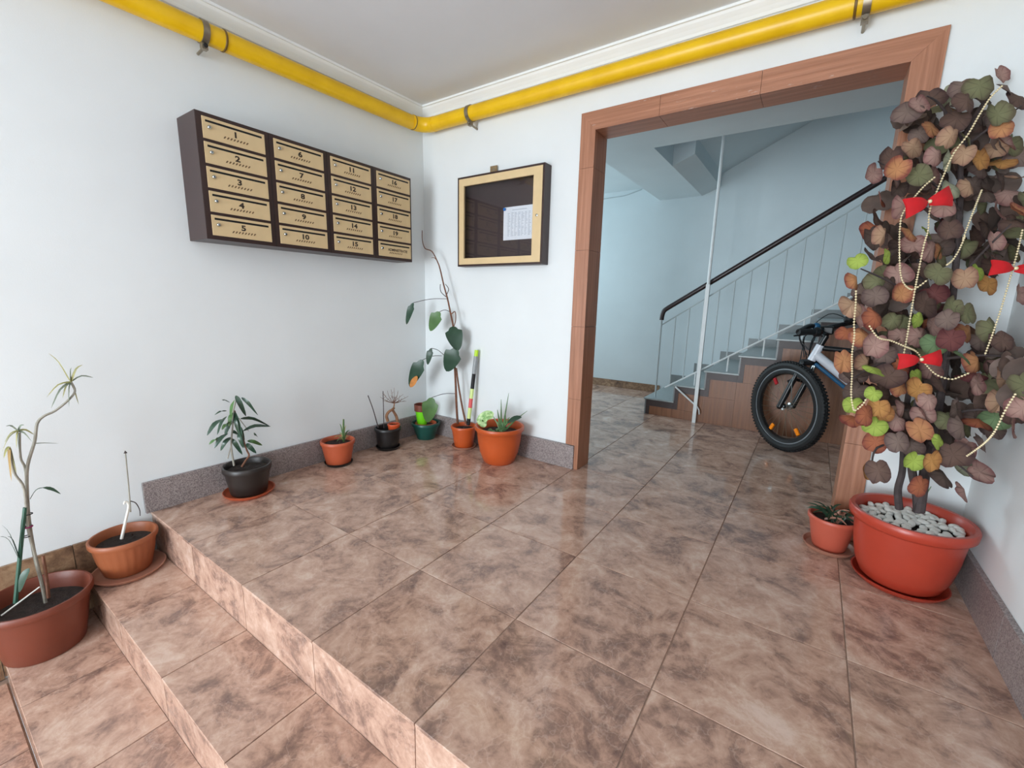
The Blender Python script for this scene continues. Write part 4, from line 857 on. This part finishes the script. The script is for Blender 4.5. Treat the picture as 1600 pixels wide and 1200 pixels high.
# ------------------------------------------------------------------ bicycle
WR = .328; HX, HY_, an = 2.385, 1.30, math.radians(44)
AX = V((-math.sin(an), -math.cos(an), 0)); FD = V((-math.cos(an), math.sin(an), 0))
bike = thing('bicycle', (HX, HY_, 0), 'black, white and blue mountain bike parked beside the staircase', 'bicycle')
def wheel(c, ax):
    ax = V(ax).normalized(); a = ax.cross(V((0, 0, 1))).normalized(); root_ = None
    ty = MB().lathe([(WR - .052, -.014), (WR - .05, -.022), (WR - .03, -.027), (WR - .012, -.024), (WR - .003, -.014), (WR, 0), (WR - .003, .014), (WR - .012, .024), (WR - .03, .027), (WR - .05, .022), (WR - .052, .014)], c, 72, ax)
    for k in range(84):
        t = 2 * math.pi * k / 84; rd_ = a * math.cos(t) + V((0, 0, 1)) * math.sin(t); tg = -a * math.sin(t) + V((0, 0, 1)) * math.cos(t)
        for s_ in (-1, 0, 1):
            o_ = c + rd_ * (WR - (.001 if s_ == 0 else .006)) + ax * .017 * s_; h = .006
            vs = [o_ + tg * (sx * .006) + ax * (sy * .006) + rd_ * (0 if sz < 0 else h) for sx in (-1, 1) for sy in (-1, 1) for sz in (-1, 1)]
            ty.add(vs, [(0, 1, 3, 2), (4, 6, 7, 5), (0, 4, 5, 1), (2, 3, 7, 6), (0, 2, 6, 4), (1, 5, 7, 3)])
    t_ = ty.build('tyre', M_RUB, bike, False)
    MB().lathe([(WR - .052, -.016), (WR - .058, -.018), (WR - .088, -.015), (WR - .095, 0), (WR - .088, .015), (WR - .058, .018), (WR - .052, .016)], c, 72, ax).build('rim', M_BLKM, bike, True)
    MB().lathe([(WR - .0525, -.0185), (WR - .060, -.0190), (WR - .060, -.0178)], c, 72, ax).lathe([(WR - .0525, .0185), (WR - .060, .0190), (WR - .060, .0178)], c, 72, ax).build('brake_track', mat('grey_track', (120, 124, 128), .45), bike, True)
    sp = MB()
    for k in range(32):
        t = 2 * math.pi * k / 32; t2 = t + (.55 if k % 4 < 2 else -.55); s_ = 1 if k % 2 else -1
        sp.tube([c + ax * .025 * s_ + (a * math.cos(t2) + V((0, 0, 1)) * math.sin(t2)) * .022, c + ax * .003 * s_ + (a * math.cos(t) + V((0, 0, 1)) * math.sin(t)) * (WR - .093)], .0011, 4)
    tag(sp.build('spokes', M_STEEL, bike), kind='stuff')
    MB().lathe([(.006, -.055), (.010, -.05), (.010, -.032), (.026, -.03), (.026, -.024), (.013, -.018), (.013, .018), (.026, .024), (.026, .03), (.010, .032), (.010, .05), (.006, .055)], c, 20, ax).build('hub', M_CHROME, bike, True)
    for t, mm in ((4.02, M_AMBER), (5.2, M_AMBER), (.95, M_REDR)):
        rd_ = a * math.cos(t) + V((0, 0, 1)) * math.sin(t); tg = -a * math.sin(t) + V((0, 0, 1)) * math.cos(t); o_ = c + rd_ * (WR - .125) + ax * .008
        vs = [o_ + tg * (sx * .013) + rd_ * (sy * .026) + ax * (sz * .007) for sx in (-1, 1) for sy in (-1, 1) for sz in (-1, 1)]
        MB().add(vs, [(0, 1, 3, 2), (4, 6, 7, 5), (0, 4, 5, 1), (2, 3, 7, 6), (0, 2, 6, 4), (1, 5, 7, 3)]).build('wheel_reflector', mm, bike, bevel=.004)
Hc = V((HX, HY_, WR + .003)); wheel(Hc, AX)
RXc = V((HX + 1.06, HY_ + .02, WR + .003)); wheel(RXc, (0.02, -1, 0))
def bt(pts, r, mt, nm, n=12, k=1): return MB().tube(smoothpath(pts, k) if k > 1 else pts, r, n).build(nm, mt, bike, True)
cr_ = V((HX + .10, HY_, .665)); hb = V((HX + .108, HY_, .68)); ht = V((HX + .148, HY_, .79)); up_ = (ht - hb).normalized()
for s_ in (-1, 1):
    low_ = Hc + AX * .058 * s_; top_ = cr_ + AX * .058 * s_
    bt([low_, low_.lerp(top_, .62)], .019, M_BLKM, 'fork_lower'); bt([low_.lerp(top_, .55), top_], .014, M_CHROME if s_ < 0 else M_BLKM, 'fork_stanchion'); MB().sphere(low_, .02, 10, 8).build('dropout', M_BLKM, bike, True)
bt([cr_ - AX * .07, cr_, cr_ + AX * .07], .022, M_BLKM, 'fork_crown')
MB().tube([Hc.lerp(cr_, .56) + AX * .058 + FD * .03, Hc.lerp(cr_, .6) + FD * .05, Hc.lerp(cr_, .56) - AX * .058 + FD * .03], .012, 10).build('fork_bridge', M_BLKM, bike, True)
bt([hb, ht], .026, M_WFRAME, 'head_tube')
BBk = V((HX + .66, HY_ + .01, .30)); STt = V((HX + .80, HY_ + .015, .74)); RH = RXc
bt([hb + up_ * .05, BBk], .030, M_WFRAME, 'down_tube'); bt([ht - up_ * .02, STt], .018, M_BLKM, 'top_tube'); bt([BBk, STt + (STt - BBk) * .12], .019, M_BLUE, 'seat_tube')
bt([hb + up_ * .01 + V((.02, 0, -.03)), BBk + V((-.05, 0, -.02))], .013, M_BLUE, 'down_tube_stripe')
for s_ in (-1, 1):
    o_ = V((0, .055 * s_, 0)); bt([BBk + o_ * .6, RH + o_], .011, M_BLUE, 'chain_stay'); bt([STt + o_ * .4, RH + o_], .009, M_WFRAME, 'seat_stay')
bt([STt, STt + (STt - BBk).normalized() * .2], .014, M_BLKM, 'seat_post')
sd_ = STt + (STt - BBk).normalized() * .22
MB().add([sd_ + V(p) for p in [(-.16, -.02, 0), (-.16, .02, 0), (.0, .05, .01), (.11, .075, .015), (.11, -.075, .015), (0, -.05, .01), (-.15, -.015, .035), (-.15, .015, .035), (0, .035, .045), (.10, .06, .05), (.10, -.06, .05), (0, -.035, .045)]],
         [(0, 1, 2, 3, 4, 5)[::-1], (6, 7, 8, 9, 10, 11)] + [(i, (i + 1) % 6, 6 + (i + 1) % 6, 6 + i) for i in range(6)]).build('saddle', M_BLKM, bike, bevel=.012)
MB().lathe([(.02, -.006), (.085, -.006), (.09, 0), (.085, .006), (.02, .006)], BBk + V((0, -.05, 0)), 32, (0, -1, 0)).build('chainring', M_BLKM, bike)
for s_ in (-1, 1):
    bt([BBk + V((0, .07 * s_, 0)), BBk + V((.12 * s_, .08 * s_, -.11))], .01, M_BLKM, 'crank'); MB().box(tuple(BBk + V((.12 * s_ - .045, .08 * s_ - (.0 if s_ > 0 else .09), -.125))), tuple(BBk + V((.12 * s_ + .045, .08 * s_ + (.09 if s_ > 0 else 0), -.10)))).build('pedal', M_BLKM, bike, bevel=.006)
stm = ht + up_ * .07; bc = stm + FD * .07 + V((0, 0, .025))
bt([ht, stm], .018, M_BLKM, 'stem'); bt([stm, bc], .020, M_BLKM, 'stem')
bc = bc + V((.02, 0, .02)); near = bc + AX * .25 + V((0, 0, -.02)) - FD * .06; far_ = bc - AX * .30 + V((0, 0, .07)) - FD * .06
bt([near, bc + AX * .10 + V((0, 0, .02)), bc, bc - AX * .10 + V((0, 0, .02)), far_], .016, M_BLKM, 'handlebar', 12, 4)
for e_, s_ in ((near, 1), (far_, -1)):
    d_ = AX * s_; bt([e_ - d_ * .12, e_], .021, M_RUB, 'grip'); MB().sphere(e_ - d_ * .15, .034, 8, 6).build('shifter', M_BLKM, bike, True)
    bt([e_ - d_ * .15 + FD * .015, e_ - d_ * .10 + FD * .045 - V((0, 0, .02)), e_ - d_ * .02 + FD * .05 - V((0, 0, .03))], .006, M_BLKM, 'brake_lever', 8, 3)
    bt([e_ - d_ * .14 + FD * .02, e_ - d_ * .2 + FD * .12 + V((0, 0, .03)), bc + FD * .13 - V((0, 0, .06)), cr_ + AX * .03 * s_ + FD * .05], .003, M_BLKM, 'brake_cable', 6, 5)
tg_ = bc + AX * .075 + FD * .03
MB().box((-.018, -.002, -.028), (.018, .002, .028)).build('bell_tag', M_PAPER, bike, org=None).matrix_local = Matrix.Translation(tg_ + AX * .02 - V(bike.location)) @ Euler((.3, .2, -an)).to_matrix().to_4x4()
MB().sphere(bc + AX * .05 + V((0, 0, .015)), .026, 10, 8).build('front_light', M_BLUE, bike, True)
for s_ in (-1, 1): bt([cr_ + AX * .045 * s_ + FD * .025, cr_ + AX * .05 * s_ + FD * .03 - V((0, 0, .07))], .008, M_CHROME, 'brake_arm', 8)
bt([cr_ + FD * .05, cr_ + AX * .1 + FD * .02 - V((0, 0, .12)), Hc + AX * .075 + V((.08, 0, .05))], .003, M_CHROME, 'brake_hose', 6, 4)

# ------------------------------------------------------------------ added fixture for the lobby fill light, unseen behind the viewer
lp = thing('fill_light_fixture', (1.35, -3.1, CZ), 'round white disc added for the unseen fill light above the entrance steps', 'lamp')
MB().lathe([(.001, 0), (.17, 0), (.17, -.03), (.16, -.03), (.16, -.004), (.001, -.004)], (1.35, -3.1, CZ - .0005), 32).build('base', M_ALU, lp, True)

random.seed(41)
for k in range(6):   # cable bundle in front of the head tube
    a_ = bc + AX * random.uniform(-.16, .2) + V((0, 0, .01)); b_ = hb + FD * .05 + V((random.uniform(-.02, .03), 0, random.uniform(.0, .08)))
    bt([a_, a_.lerp(b_, .4) + FD * random.uniform(.04, .11) + V((0, 0, random.uniform(-.02, .03))), b_], .0038, M_BLKM, 'control_cable', 6, 5)
MB().box((-.05, -.028, -.03), (.05, .028, .03)).build('handlebar_mount', M_BLKM, bike, org=(0, 0, 0), bevel=.012).location = bc + V((.02, .02, -.01)) - V(bike.location)
